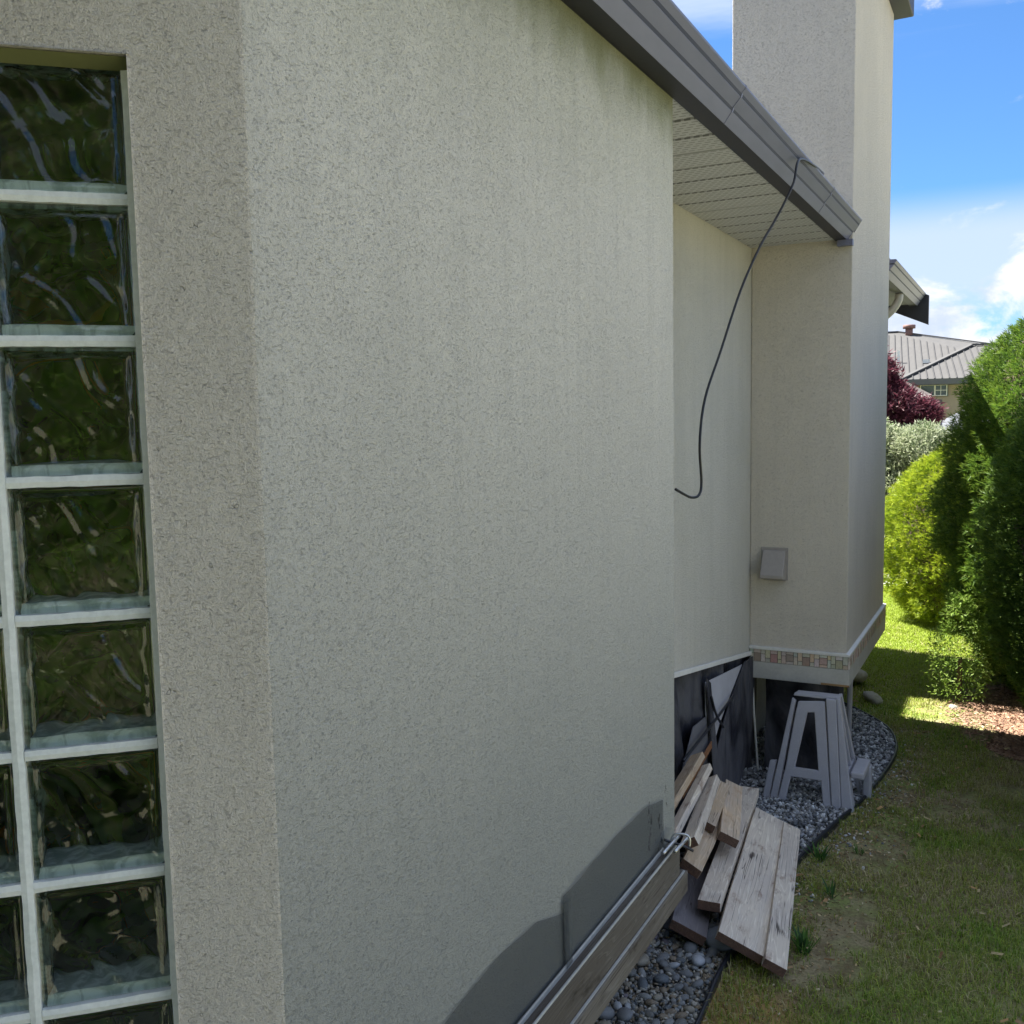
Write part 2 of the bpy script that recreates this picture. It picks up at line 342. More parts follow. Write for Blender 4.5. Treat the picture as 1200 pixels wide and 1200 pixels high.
def tube(name, pts, rad, mat, parent=None, seg=8, sub=6):
    pts = [Vector(p) for p in pts]; P = []
    for i in range(len(pts) - 1):          # Catmull-Rom
        a = pts[max(i - 1, 0)]; b = pts[i]; c = pts[i + 1]; d = pts[min(i + 2, len(pts) - 1)]
        for k in range(sub):
            s = k / sub
            P.append(.5 * ((2 * b) + (c - a) * s + (2 * a - 5 * b + 4 * c - d) * s * s + (3 * b - a - 3 * c + d) * s ** 3))
    P.append(pts[-1]); V = []; F = []; up = Vector((.1, .2, 1)).normalized()
    for i, p in enumerate(P):
        tg = (P[min(i + 1, len(P) - 1)] - P[max(i - 1, 0)]).normalized(); s = tg.cross(up)
        if s.length < .1: s = tg.cross(Vector((1, 0, 0)))
        s.normalize(); u = s.cross(tg).normalized(); up = u
        rr = rad(i / (len(P) - 1)) if callable(rad) else rad
        for k in range(seg):
            a = 2 * math.pi * k / seg; V.append(p + (s * math.cos(a) + u * math.sin(a)) * rr)
    for i in range(len(P) - 1):
        for k in range(seg): F.append((i * seg + k, i * seg + (k + 1) % seg, (i + 1) * seg + (k + 1) % seg, (i + 1) * seg + k))
    F.append(tuple(range(seg - 1, -1, -1))); F.append(tuple(range((len(P) - 1) * seg, len(P) * seg)))
    return pyobj(name, V, F, mat, parent, smooth=True)
def vnoise(x, y, s, seed=0):
    """2-D value noise, numpy"""
    x = np.asarray(x) * s; y = np.asarray(y) * s; xi = np.floor(x).astype(int); yi = np.floor(y).astype(int); fx = x - xi; fy = y - yi
    def h(i, j): 
        n = (i * 374761393 + j * 668265263 + seed * 974711) & 0x7fffffff; n = ((n ^ (n >> 13)) * 1274126177) & 0x7fffffff; return ((n ^ (n >> 16)) & 0xffff) / 65535.
    fx = fx * fx * (3 - 2 * fx); fy = fy * fy * (3 - 2 * fy)
    return (h(xi, yi) * (1 - fx) + h(xi + 1, yi) * fx) * (1 - fy) + (h(xi, yi + 1) * (1 - fx) + h(xi + 1, yi + 1) * fx) * fy

# ================================================================== THE SETTING
N = 60
box('ground', -150, 150, -60, 300, -.5, 0, M['ground'])['kind'] = 'structure'
o = box('driveway', -14, 6, 13.5, 19, -.1, .004, M['path']); o['kind'] = 'structure'
edge = [(-1.0, 2.2), (-1.01, 2.9), (-1.025, 3.4), (-1.04, 3.81), (-1.0, 4.4), (-.955, 4.93), (-.87, 5.4), (-.79, 5.85), (-.73, 6.3), (-.70, 6.7), (-.72, 7.0), (-.82, 7.35), (-1.08, 7.68), (-1.35, 7.95)]
def edge_x(y):
    return np.interp(y, [p[1] for p in edge], [p[0] for p in edge])
gv = [(p[0], p[1], .004) for p in edge] + [(-2.0, 8.0, .004), (-2.0, 2.2, .004)]
gravel_bed = pyobj('gravel_bed', gv, [tuple(range(len(gv)))], M['gravel_base']); gravel_bed['kind'] = 'structure'
mp = []
for a in np.linspace(0, 2 * math.pi, 48, endpoint=False):
    rr = 1 + .10 * math.sin(3 * a + 1) + .07 * math.sin(7 * a) + .04 * math.sin(13 * a + 2)
    mp.append((.85 + 1.25 * rr * math.cos(a) * (1.0 if math.cos(a) > 0 else .95), 8.0 + 1.25 * rr * math.sin(a), .006))
mb = pyobj('mulch_bed', mp, [tuple(range(48))], M['mulch']); mb['kind'] = 'structure'

# ================================================================== HOUSE
house = empty('house', 'cream stucco house with glass block window, tall chimney chase and grey gutter', 'house', (-1.5, 3, 0))
def H_(o):            # children are built in world coordinates
    o.matrix_parent_inverse = house.matrix_basis.inverted(); return o
def hbox(*a, **k): return H_(box(*a, parent=house, **k))
def hprism(*a, **k): return H_(prism(*a, parent=house, **k))
WY = R(43.615); C0 = Vector((-1, 1.108, 0)); ux = Vector((math.cos(WY), math.sin(WY), 0)); uy = Vector((-math.sin(WY), math.cos(WY), 0))
def wl(x, y, z): p = C0 + ux * x + uy * y; return (p.x, p.y, z)
# main bay wall + its return (outline in plan)
def wall_grid(name, P0, P1, z0f, z1f, mat, nx=1, parent=house): pass
TOPZ = 2.808; XL = -.157 - .62
cols_ = [wl(XL - .8, 0, 0)[:2], wl(XL, 0, 0)[:2], wl(-.157, 0, 0)[:2], (-1, 1.108), (-1, 3.034), (-1.488, 3.034)]
lev = [.738, .80, TOPZ, 3.279]
V = [(x, y, z) for x, y in cols_ for z in lev]; F = []
for i in range(5):
    for j in range(3):
        if (i, j) != (1, 1): F.append((i * 4 + j, (i + 1) * 4 + j, (i + 1) * 4 + j + 1, i * 4 + j + 1))
n0 = len(V); V += [wl(XL, .12, .80), wl(XL, .12, TOPZ), wl(-.157, .12, .80), wl(-.157, .12, TOPZ)]      # reveals
F += [(5, 6, n0 + 1, n0), (9, n0 + 2, n0 + 3, 10), (6, 10, n0 + 3, n0 + 1), (5, n0, n0 + 2, 9)]
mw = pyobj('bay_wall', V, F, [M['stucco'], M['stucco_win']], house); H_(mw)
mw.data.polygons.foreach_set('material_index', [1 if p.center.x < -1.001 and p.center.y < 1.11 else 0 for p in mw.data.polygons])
bevel(mw, .004, 2)
p = wl(XL - .8, 0, 0); hbox('side_wall', p[0] - .16, p[0], -5.0, p[1] - .001, .2, 3.278, M['stucco_win'])
# glass block window
gw = bpy.data.objects.new('glass_block_window', None); link(gw, house); gw.matrix_parent_inverse = house.matrix_basis.inverted()
gw.location = C0; gw.rotation_euler = (0, 0, WY)
gw['label'] = 'tall window of wavy glass blocks set in white joints'
BS = .1835; HB = BS / 2
def block_mesh(seed):
    n = 44; V = []; F = []; mi = []
    rs = np.random.default_rng(seed); ph = rs.uniform(0, 6.28, 12)
    g = np.linspace(-HB, HB, n)
    for back in (0, 1):
        for j in range(n):
            for i in range(n):
                x, z = g[i], g[j]; ex = min(HB - abs(x), HB - abs(z))
                rim = min(1, max(0, (ex - .009) / .006)); rim = rim * rim * (3 - 2 * rim)
                q = min(1, max(0, ex / .004)); rnd = .004 * (1 - math.sqrt(max(0, 1 - (1 - q) ** 2)))
                X = x + .012 * math.sin(z * 42 + ph[0]) + .008 * math.sin(x * 55 + z * 31 + ph[1]); Z = z + .013 * math.sin(x * 38 + ph[2]) + .007 * math.sin(z * 66 - x * 20 + ph[3])
                wv = .0015 * math.sin(X * 85 + Z * 60 + ph[4]) + .0012 * math.sin(X * 55 - Z * 95 + ph[5]) + .0007 * math.sin(X * 150 + Z * 120 + ph[6])
                if not back: V.append((x, rnd + rim * (.0035 + wv), z))
                else: V.append((x, .0105 + .35 * rim * wv, z))
    for back in (0, 1):
        o = back * n * n
        for j in range(n - 1):
            for i in range(n - 1):
                f = (o + j * n + i, o + j * n + i + 1, o + (j + 1) * n + i + 1, o + (j + 1) * n + i)
                F.append(f if not back else f[::-1]); mi.append(0)
    for i in range(n - 1):   # close the pane
        for (a, b) in ((i, i + 1), ((n - 1) * n + i + 1, (n - 1) * n + i), ((i + 1) * n, i * n), (i * n + n - 1, (i + 1) * n + n - 1)):
            F.append((b, a, n * n + a, n * n + b)); mi.append(0)
    t = .006                                   # four side walls
    for (x0, x1, z0, z1) in ((-HB, -HB + t, -HB, HB), (HB - t, HB, -HB, HB), (-HB + t, HB - t, -HB, -HB + .015), (-HB + t, HB - t, HB - t, HB)):
        b0 = len(V); V += boxv(x0, x1, .0125, .078, z0, z1); F += [tuple(b0 + k for k in f) for f in BOXF]; mi += [2 if z1 < 0 and z0 == -HB and x1 > x0 + .1 else 1] * 6
    b0 = len(V); h = HB - .006; m_ = 16; gg = np.linspace(-h, h, m_)     # back pane
    for s in (0, 1):
        for j in range(m_):
            for i in range(m_):
                V.append((gg[i], .070 + s * .006 + (0 if s else .0012 * math.sin(gg[i] * 90 + ph[7]) * math.sin(gg[j] * 80 + ph[8])), gg[j]))
    for s in (0, 1):
        o = b0 + s * m_ * m_
        for j in range(m_ - 1):
            for i in range(m_ - 1):
                f = (o + j * m_ + i, o + j * m_ + i + 1, o + (j + 1) * m_ + i + 1, o + (j + 1) * m_ + i); F.append(f if not s else f[::-1]); mi.append(0)
    me = bpy.data.meshes.new('glass_block'); me.from_pydata(V, [], F); me.materials.append(M['glass']); me.materials.append(M['blockside_shaded']); me.materials.append(M['blockfoot_lit'])
    me.polygons.foreach_set('material_index', mi); me.polygons.foreach_set('use_smooth', [m == 0 for m in mi]); me.update(); return me
bms = [block_mesh(s) for s in range(5)]
GY = .040; JT = 2.62; colx = [-.167 - HB - .0015 - .2 * c for c in range(3)]
for c in range(3):
    for k in range(10):
        o = bpy.data.objects.new('glass_block', bms[(k * 2 + c) % 5]); link(o, gw); o.location = (colx[c], GY, JT + .1 - .2 * k)
        o.rotation_euler = (R(random.uniform(-.5, .5)), 0, R(random.uniform(-.4, .4)))
def rough_bar(name, x0, x1, z0, z1, y0, y1, amp=.0007):
    L = max(x1 - x0, z1 - z0); n = max(2, int(L / .02)); hor = (x1 - x0) > (z1 - z0); V = []; F = []
    for i in range(n + 1):
        s = i / n
        if hor:
            x = x0 + (x1 - x0) * s; a = z0 + random.uniform(-amp, amp); b = z1 + random.uniform(-amp, amp); V += [(x, y0, a), (x, y0 - .002, (a + b) / 2), (x, y0, b), (x, y1, b), (x, y1, a)]
        else:
            z = z0 + (z1 - z0) * s; a = x0 + random.uniform(-amp, amp); b = x1 + random.uniform(-amp, amp); V += [(a, y0, z), ((a + b) / 2, y0 - .002, z), (b, y0, z), (b, y1, z), (a, y1, z)]
    for i in range(n):
        for k in range(5):
            f = (i * 5 + k, i * 5 + (k + 1) % 5, (i + 1) * 5 + (k + 1) % 5, (i + 1) * 5 + k); F.append(f)
    F += [(0, 1, 2, 3, 4), tuple(n * 5 + k for k in (4, 3, 2, 1, 0))]
    return pyobj(name, V, F, M['mortar'], gw)
for c in range(4):
    xc_ = -.167 - .0015 - .2 * c + .0082
    rough_bar('mortar_joint', xc_ - .0080, xc_ + .0080 + (.0018 if c == 0 else 0), .81, TOPZ - .001, GY - .006, GY + .07)
for c in range(3):
    for k in range(10):
        zc = JT - .2 * k; rough_bar('mortar_joint', colx[c] - HB + .0002, colx[c] + HB - .0002, zc - .0078, zc + .0078, GY - .005, GY + .07)
# window reveal at the head, stained green
o = pyobj('window_head', [(-.157 - .62, .004, 2.8065), (-.157, .004, 2.8065), (-.157, .036, 2.797), (-.157 - .62, .036, 2.797)], [(0, 1, 2, 3)], plain('green stained head', (.17, .18, .07), .9), gw)
# room behind the window
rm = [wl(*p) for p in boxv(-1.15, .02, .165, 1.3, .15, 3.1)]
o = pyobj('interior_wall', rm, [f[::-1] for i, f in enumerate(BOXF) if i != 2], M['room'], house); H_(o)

# recess wall with its slanting lower edge
def zb(y): return 2.3 - 1.266 - .1527 * (y - 4.5)
hprism('recess_wall', [(3.036, zb(3.036)), (6.05, zb(6.05)), (6.05, 3.292), (3.036, 3.292)], 'x', -1.62, -1.488, M['stucco_rec'])
hprism('drip_flashing', [(3.036, zb(3.036) - .016), (5.99, zb(5.99) - .016), (5.99, zb(5.99) + .010), (3.036, zb(3.036) + .010)], 'x', -1.487, -1.470, M['white_trim'], bw=.003)
hbox('foundation_wall', -1.75, -1.63, .5, 9.9, 0, 1.0, M['concrete'])
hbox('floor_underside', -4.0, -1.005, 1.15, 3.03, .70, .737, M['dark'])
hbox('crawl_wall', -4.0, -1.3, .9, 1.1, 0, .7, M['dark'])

# soffit: one panel per vinyl strip
soff = bpy.data.objects.new('soffit', None); link(soff, house); H_(soff); soff.location = (0, 0, 0)
ys = [3.04, 3.285, 3.503, 3.71, 3.93, 4.15, 4.365, 4.58, 4.79, 5.01, 5.225, 5.44, 5.655, 5.87, 5.995]
V0 = None
for a, b in zip(ys[:-1], ys[1:]):
    o = pyobj('soffit_panel', [(-1.486, a + .010, 3.292), (-.992, a + .010, 3.292), (-.992, b - .010, 3.292), (-1.486, b - .010, 3.292),
                               (-1.486, a + .0115, 3.2855), (-.992, a + .0115, 3.2855), (-.992, b - .0115, 3.2855), (-1.486, b - .0115, 3.2855)],
              [(4, 7, 6, 5), (0, 4, 5, 1), (3, 2, 6, 7), (0, 3, 7, 4), (1, 5, 6, 2)], M['soffit'], soff)
o = box('soffit_joint', -1.487, -.991, 3.036, 5.997, 3.2925, 3.298, M['soffit_plain'], soff)
hbox('soffit_board', -2.5, -1.0, -5.0, 3.035, 3.2805, 3.2945, M['soffit_plain'])

# gutter (stepped profile swept along the eave)
gut = bpy.data.objects.new('gutter', None); link(gut, house); H_(gut)
def gutter(y0, y1, par, dx=0.):
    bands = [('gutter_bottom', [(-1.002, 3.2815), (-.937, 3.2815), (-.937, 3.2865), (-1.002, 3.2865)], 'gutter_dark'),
             ('gutter_band', [(-.9365, 3.281), (-.9345, 3.280), (-.9085, 3.3165), (-.9085, 3.320), (-.93, 3.320)], 'gutter'),
             ('groove_shade_strip', [(-.935, 3.3205), (-.9075, 3.3185), (-.9045, 3.3275), (-.935, 3.3275)], 'groove'),  # dark raised strip painted in place of the groove shadow
             ('gutter_band', [(-.93, 3.328), (-.905, 3.328), (-.8785, 3.3585), (-.8785, 3.362), (-.93, 3.362)], 'gutter'),
             ('groove_shade_strip', [(-.93, 3.3625), (-.8775, 3.3605), (-.8745, 3.3700), (-.93, 3.3700)], 'groove'),
             ('gutter_lip', [(-.93, 3.3705), (-.875, 3.3705), (-.861, 3.386), (-.860, 3.392), (-.866, 3.398), (-.93, 3.400)], 'gutter')]
    for nm, prof, mt in bands:
        pr_ = [(x + dx, z) for x, z in prof]
        prism(nm, pr_, 'y', y0, y1, M[mt], par)
    prism('gutter_end', [(-.94 + dx, 3.285), (-.908 + dx, 3.318), (-.880 + dx, 3.36), (-.862 + dx, 3.39), (-.94 + dx, 3.398)], 'y', y1 + .0005, y1 + .004, M['groove'], par)
gutter(-5.0, 6.03, gut)
for ys_ in (1.62, 3.38, 5.1):
    prism('gutter_seam', [(-.9362, 3.2800), (-.9335, 3.2790), (-.9065, 3.3155), (-.9060, 3.3180), (-.9030, 3.3270), (-.8760, 3.3580), (-.8730, 3.3698), (-.8590, 3.386), (-.8585, 3.393), (-.866, 3.3995), (-.93, 3.4015), (-.9362, 3.30)], 'y', ys_, ys_ + .012, M['gutter'], gut)
prism('corner_flashing', [(-.985, 3.245), (-.9, 3.245), (-.9, 3.279), (-.985, 3.279)], 'y', 5.955, 5.996, M['gutter'], gut)
# far length of eave beyond the chimney
gut2 = bpy.data.objects.new('far_gutter', None); link(gut2, house); H_(gut2)
gutter(7.75, 10.12, gut2)
hprism('barge_board', [(-.835, 3.10), (-.835, 3.375), (-1.6, 3.375 + .765 * .445), (-2.6, 3.375 + 1.765 * .445), (-2.6, 3.10 + 1.765 * .445)], 'y', 10.13, 10.19, M['fascia_black'])
hbox('far_soffit', -1.49, -.94, 8.605, 10.05, 3.289, 3.297, M['soffit_plain'])
hbox('far_wall', -1.62, -1.49, 8.65, 9.85, .0, 3.288, M['stucco_rec'])
o = tube('downspout', [(-.975, 9.0, 3.282), (-.980, 9.0, 3.23), (-1.02, 9.0, 3.16), (-1.10, 9.0, 3.09), (-1.25, 9.0, 3.02), (-1.42, 9.0, 2.94), (-1.45, 9.0, 2.7), (-1.45, 9.0, .2)], .033, M['cream_pipe'], house, seg=12); H_(o)
# roofs (out of sight from here, extents shaped to throw the shade on the lawn)
def roofslab(name, y0, y1, xe):
    ze = 3.40 + (-.93 - xe) * .445
    return hprism(name, [(xe, ze), (xe, ze + .03), (-6.5, 3.43 + 5.57 * .445), (-12, 3.43), (-12, 3.40), (-6.5, 3.40 + 5.57 * .445)], 'y', y0, y1, M['roof'])
roofslab('roof', -5.2, 5.995, -.93); roofslab('roof', 6.0, 7.71, -1.615); roofslab('roof', 7.715, 8.60, -3.3); roofslab('roof', 8.605, 10.05, -.92)
hbox('shingle_edge', -1.1, -.92, 7.75, 8.0, 3.402, 3.42, M['fascia_black'])
hbox('back_wall', -11, -10.8, -5, 10, 0, 3.4, M['stucco_far'])
hbox('end_wall', -10.8, -1.63, 9.72, 9.94, 0, 3.4, M['stucco_far'])
hbox('gap_wall', -3.75, -3.6, 7.72, 9.0, 0, 3.4, M['stucco_far'])

# chimney chase
chim = bpy.data.objects.new('chimney', None); link(chim, house); H_(chim)
prism('chase_wall', [(-1.4875, .835), (-.905, .835), (-.905, 5.10), (-1.61, 5.10), (-1.61, 3.30), (-1.4875, 3.30)], 'y', 6.0, 7.7, M['stucco_far'], chim, bw=.006)
prism('base_band', [(-1.486, .650), (-.888, .650), (-.888, .756), (-1.486, .756)], 'y', 5.983, 7.717, M['band'], chim, bw=.004)
box('tile_backing', -1.486, -.893, 5.989, 7.711, .7565, .8345, plain('dark grout', (.07, .06, .055), .9), chim)
prism('trim_strip', [(-1.487, .8350), (-.884, .8350), (-.884, .8475), (-.905, .853), (-1.487, .853)], 'y', 5.979, 7.721, M['white_trim'], chim, bw=.002)
box('chimney_cap', -1.74, -.785, 5.87, 7.83, 5.103, 5.26, M['gutter_dark'], chim, bw=.008)
box('chimney_cap_trim', -1.76, -.765, 5.85, 7.85, 5.26, 5.30, M['gutter'], chim, bw=.005)
# listello of mosaic tiles
tm = bpy.data.meshes.new('mosaic_tile'); tm.from_pydata(boxv(-.5, .5, -.5, .5, -.5, .5), [], BOXF); tm.materials.append(M['tile'])
TC = [(.62, .54, .44), (.66, .60, .50), (.54, .48, .40), (.60, .50, .39), (.50, .46, .40)]; TR = [(.42, .28, .22), (.38, .29, .23), (.34, .28, .21), (.48, .38, .29), (.56, .48, .38)]
def tile(c, dim, col):
    o = bpy.data.objects.new('mosaic_tile', tm); link(o, chim); o.location = c; o.scale = dim; o.color = (*[x * random.uniform(.85, 1.12) for x in col], 1)
def listello(place, L, nseg):
    s = L / nseg
    for i in range(nseg):
        a = i * s; g = .0034
        big = random.choice([0, 1]); w1 = s * random.uniform(.27, .33); w2 = s * random.uniform(.42, .48)
        cols = [(a, a + w1), (a + w1, a + w1 + w2), (a + w1 + w2, a + s)]
        for j, (p, q) in enumerate(cols):
            if j == 1:
                hs = [(.0, .018, TC), (.018, .060, TR), (.060, .078, TC)] if big else [(.0, .054, TR), (.054, .078, TC)]
            else: hs = [(.0, .026, TC), (.026, .078, TC)] if (i + j) % 2 else [(.0, .050, TC), (.050, .078, TC)]
            for z0, z1, pal in hs: place((p + g / 2, q - g / 2), (.7568 + z0 + g / 2, .7566 + z1 - g / 2), random.choice(pal))
listello(lambda p, z, c: tile((-1.485 + (p[0] + p[1]) / 2, 5.986 - random.uniform(0, .001), sum(z) / 2), (p[1] - p[0], .008, z[1] - z[0]), c), .591, 6)
listello(lambda p, z, c: tile((-.890 + random.uniform(0, .001), 5.985 + (p[0] + p[1]) / 2, sum(z) / 2), (.008, p[1] - p[0], z[1] - z[0]), c), 1.722, 17)
box('rust_stain_edge', -1.05, -.886, 5.9815, 5.9829, .652, .664, plain('rust stained edge', (.36, .22, .10), .9), chim)
# vent hood on the chimney front
hd = prism('vent_hood', [(5.998, 1.27), (5.998, 1.455), (5.985, 1.46), (5.905, 1.315), (5.905, 1.295)], 'x', -1.405, -1.268, M['hood'], chim, bw=.004)
prism('vent_flange', [(5.9995, 1.275), (5.9995, 1.475), (5.994, 1.475), (5.994, 1.275)], 'x', -1.418, -1.255, M['hood'], chim)

# ledger boards and lath along the foot of the bay
for (y0, y1, z0, z1, x1, nm) in ((.9, 2.955, .800, .905, -.957, 'ledger_board'), (.9, 3.005, .725, .7965, -.946, 'ledger_board')):
    o = pyobj(nm, boxv(-(y1 - y0) / 2, (y1 - y0) / 2, -.02, .02, z0 - .8, z1 - .8), BOXF, M['wood_dark'], house)
    o.matrix_parent_inverse = house.matrix_basis.inverted(); o.location = (x1 - .02, (y0 + y1) / 2, .8); o.rotation_euler = (0, 0, R(90)); bevel(o, .003)
hbox('lath_strip', -.9915, -.986, .9, 2.88, .84, .918, M['wood_strip'], bw=.002)
hbox('lath_strip', -.9635, -.9575, .9, 2.93, .9055, .9125, M['wood_strip'], bw=.002)
hbox('lath_strip', -.957, -.9505, .9, 2.99, .7970, .8000, M['wood_strip'])
# ================================================================== LOOSE THINGS AT THE WALL
# insect screen on the wall foot
def sheet(name, y0, y1, zt, zb_, x, seed, mat, parent=None, amp=.003, ny=60, nz=14):
    V = []; F = []
    for i in range(ny + 1):
        y = y0 + (y1 - y0) * i / ny; top = zt(y)
        for j in range(nz + 1):
            s = j / nz; z = zb_ + (top - zb_) * s
            V.append((x + amp * (1 + math.sin(y * 9 + seed) * math.sin(y * 23 + seed * 2 + s * 2 + (1.5 * math.sin(3 * s + y) if amp > .01 else 0))), y, z))
    for i in range(ny):
        for j in range(nz): F.append((i * (nz + 1) + j, (i + 1) * (nz + 1) + j, (i + 1) * (nz + 1) + j + 1, i * (nz + 1) + j + 1))
    return pyobj(name, V, F, mat, parent, smooth=True)
scr = empty('insect_screen', 'grey insect mesh tucked along the foot of the main stucco wall behind the ledger boards', 'mesh screen', (-.99, 2.0, .85))
inv = Matrix.Translation((.99, -2.0, -.85))
for a in (sheet('mesh_sheet', 1.15, 2.165, lambda y: 1.105 + .008 * math.sin(y * 8) - .05 * max(0, 1.75 - y) + (-.05 * max(0, y - 1.98) / .18), .91, -.9985, 1, M['screen'], scr),
          sheet('mesh_sheet', 2.13, 2.905, lambda y: 1.098 + .012 * math.sin((y - 2.13) * 4.2) - .03 * max(0, (y - 2.75) / .15), .91, -.9965, 4, M['screen'], scr)):
    a.matrix_parent_inverse = inv
o = sheet('mesh_fold', 2.12, 2.165, lambda y: 1.085, .91, -.990, 2, M['screen'], scr, amp=.005, ny=6); o.matrix_parent_inverse = inv
# black smears near the wall end
import bmesh
# U clamp
uc = empty('u_clamp', 'small zinc U shaped clamp on the ledger board end at the wall corner', 'clamp', (-.95, 2.9, .92))
tube('clamp_rod', [(-.018, .0, .0), (-.018, .01, .022), (-.006, .016, .034), (.022, .024, .034), (.034, .028, .022), (.034, .026, -.004)], .0042, M['metal'], uc)
tube('clamp_rod', [(-.015, -.09, .012), (-.005, .04, .02)], .006, M['metal'], uc)
tube('clamp_rod', [(.010, -.05, .006), (.02, .055, .012)], .006, M['metal'], uc)
tube('clamp_strap', [(-.035, -.02, .024), (-.01, -.005, .012), (.02, .012, .0), (.045, .03, -.018)], .0045, M['black_plastic'], uc)

# hanging cable
cb = [(-1.0, 4.95, 3.405), (-.93, 4.88, 3.415), (-.872, 4.80, 3.405), (-.853, 4.70, 3.36), (-.900, 4.58, 3.27), (-.955, 4.35, 3.12), (-1.0, 4.22, 3.00), (-1.04, 4.00, 2.80), (-1.07, 3.77, 2.55), (-1.09, 3.60, 2.355), (-1.10, 3.55, 2.20), (-1.10, 3.585, 2.06), (-1.10, 3.57, 2.022), (-1.10, 3.50, 1.998), (-1.10, 3.42, 1.997), (-1.10, 3.26, 2.035)]
from mathutils import Vector as Vv
def onray(px, py, x):
    d = r_ * ((px - 600) / 1143.) + d_ * ((py - 600) / 1143.) + f_; s = x / d.x; return (x, d.y * s, H + d.z * s)
cp = [(-.99, 4.90, 3.412), (-.925, 4.86, 3.420), (-.872, 4.82, 3.412), (-.8550, 4.79, 3.390)]
for (x, y, z) in ((-.850, 4.255, 3.320), (-.9, 4.27, 3.21), (-.93, 4.10, 3.066), (-.96, 3.99, 2.96), (-1.0, 3.86, 2.78), (-1.03, 3.70, 2.54), (-1.05, 3.535, 2.345), (-1.05, 3.475, 2.191), (-1.055, 3.52, 2.0155), (-1.06, 3.46, 1.988), (-1.07, 3.375, 1.988), (-1.085, 3.275, 2.0455)): cp.append((x, y, z))
cp = [(-.95, 4.93, 3.402), (-.90, 4.88, 3.410), (-.868, 4.83, 3.408)] + [onray(*q) for q in ((938, 186, -.858), (930, 214, -.868), (918, 240, -.90), (906, 262, -.93), (890, 290, -.96), (868, 340, -1.0), (845, 410, -1.03), (826, 468, -1.05), (820, 520, -1.05), (822, 565, -1.05), (819, 580, -1.05), (811, 583, -1.055), (803, 580, -1.05), (792, 573.5, -1.04))]
o = tube('hanging_cable', cp, .0050, M['cable']); tag(o, 'thin black cable dangling from the grey gutter in front of the recessed wall', 'cable')

# torn fabric skirt under the recess
sk = empty('fabric_skirt', 'torn black landscape fabric hung under the recessed stucco wall', 'fabric', (-1.5, 5.2, 0)); inv = Matrix.Translation((1.5, -5.2, 0))
def skirt(name, pts, x, mat, amp=.0, n=1):
    o = pyobj(name, [(x + amp * math.sin(5 * y + 3 * z), y, z) for y, z in pts] + [(x - .004 + amp * math.sin(5 * y + 3 * z), y, z) for y, z in pts],
              [tuple(range(len(pts)))] + [tuple(range(2 * len(pts) - 1, len(pts) - 1, -1))] + [(i, i + len(pts), (i + 1) % len(pts) + len(pts), (i + 1) % len(pts)) for i in range(len(pts))], mat, sk)
    o.matrix_parent_inverse = inv; return o
o = sheet('dark_sheet', 3.1, 6.33, lambda y: min(zb(y), 2) - .02, .01, -1.56, 3, M['fabric'], sk, amp=.035, ny=120, nz=24); o.matrix_parent_inverse = inv
o = skirt('pale_sheet', [(5.02, .86), (5.80, .775), (5.52, .655), (5.30, .55), (5.17, .46), (5.09, .58), (5.03, .68)], -1.482, M['white_panel'])
o = skirt('pale_sheet', [(4.80, .68), (5.03, .67), (5.07, .60), (5.08, .46), (4.72, .42), (4.60, .50)], -1.480, plain('dull grey sheet', (.16, .16, .18), .6, nscale=8, var=.5))
o = skirt('fabric_flap', [(5.80, .79), (6.05, .785), (6.0, .2), (5.6, .02), (5.25, .02), (5.13, .40), (5.30, .53), (5.52, .64)], -1.468, M['fabric'], .01)
o = skirt('fabric_flap', [(4.97, .9), (5.06, .85), (5.12, .62), (5.22, .33), (5.10, .30), (5.03, .66)], -1.466, M['fabric'], .008)
o = tube('cord', [(-1.455, 4.55, .585), (-1.455, 5.02, .62), (-1.455, 5.50, .665)], .008, M['black_plastic'], sk); o.matrix_parent_inverse = inv
o = tube('cord', [(-1.455, 5.04, .78), (-1.455, 5.13, .66), (-1.455, 5.28, .54)], .007, M['black_plastic'], sk); o.matrix_parent_inverse = inv
wb = skirt('brace_strip', [(4.55, .44), (5.05, .53), (5.06, .49), (4.55, .39)], -1.456, M['rusty'])
o = tube('edge_trim', [(-1.478, 6.0, .80), (-1.465, 6.03, .40), (-1.45, 6.08, .01)], .0075, M['white_trim'], sk); o.matrix_parent_inverse = inv
# black tarp added behind the trestle to darken the gap
o = sheet('dark_backdrop', -1.42, -.94, lambda y: .66, .0, 0, 5, M['fabric'], None, amp=.02, ny=40)
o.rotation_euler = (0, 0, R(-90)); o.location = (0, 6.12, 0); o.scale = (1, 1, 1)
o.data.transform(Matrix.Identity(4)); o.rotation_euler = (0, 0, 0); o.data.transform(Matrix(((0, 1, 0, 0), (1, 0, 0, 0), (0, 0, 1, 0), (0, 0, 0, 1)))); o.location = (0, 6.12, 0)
tag(o, 'black tarp added to darken the gap below the chimney chase', 'backdrop')

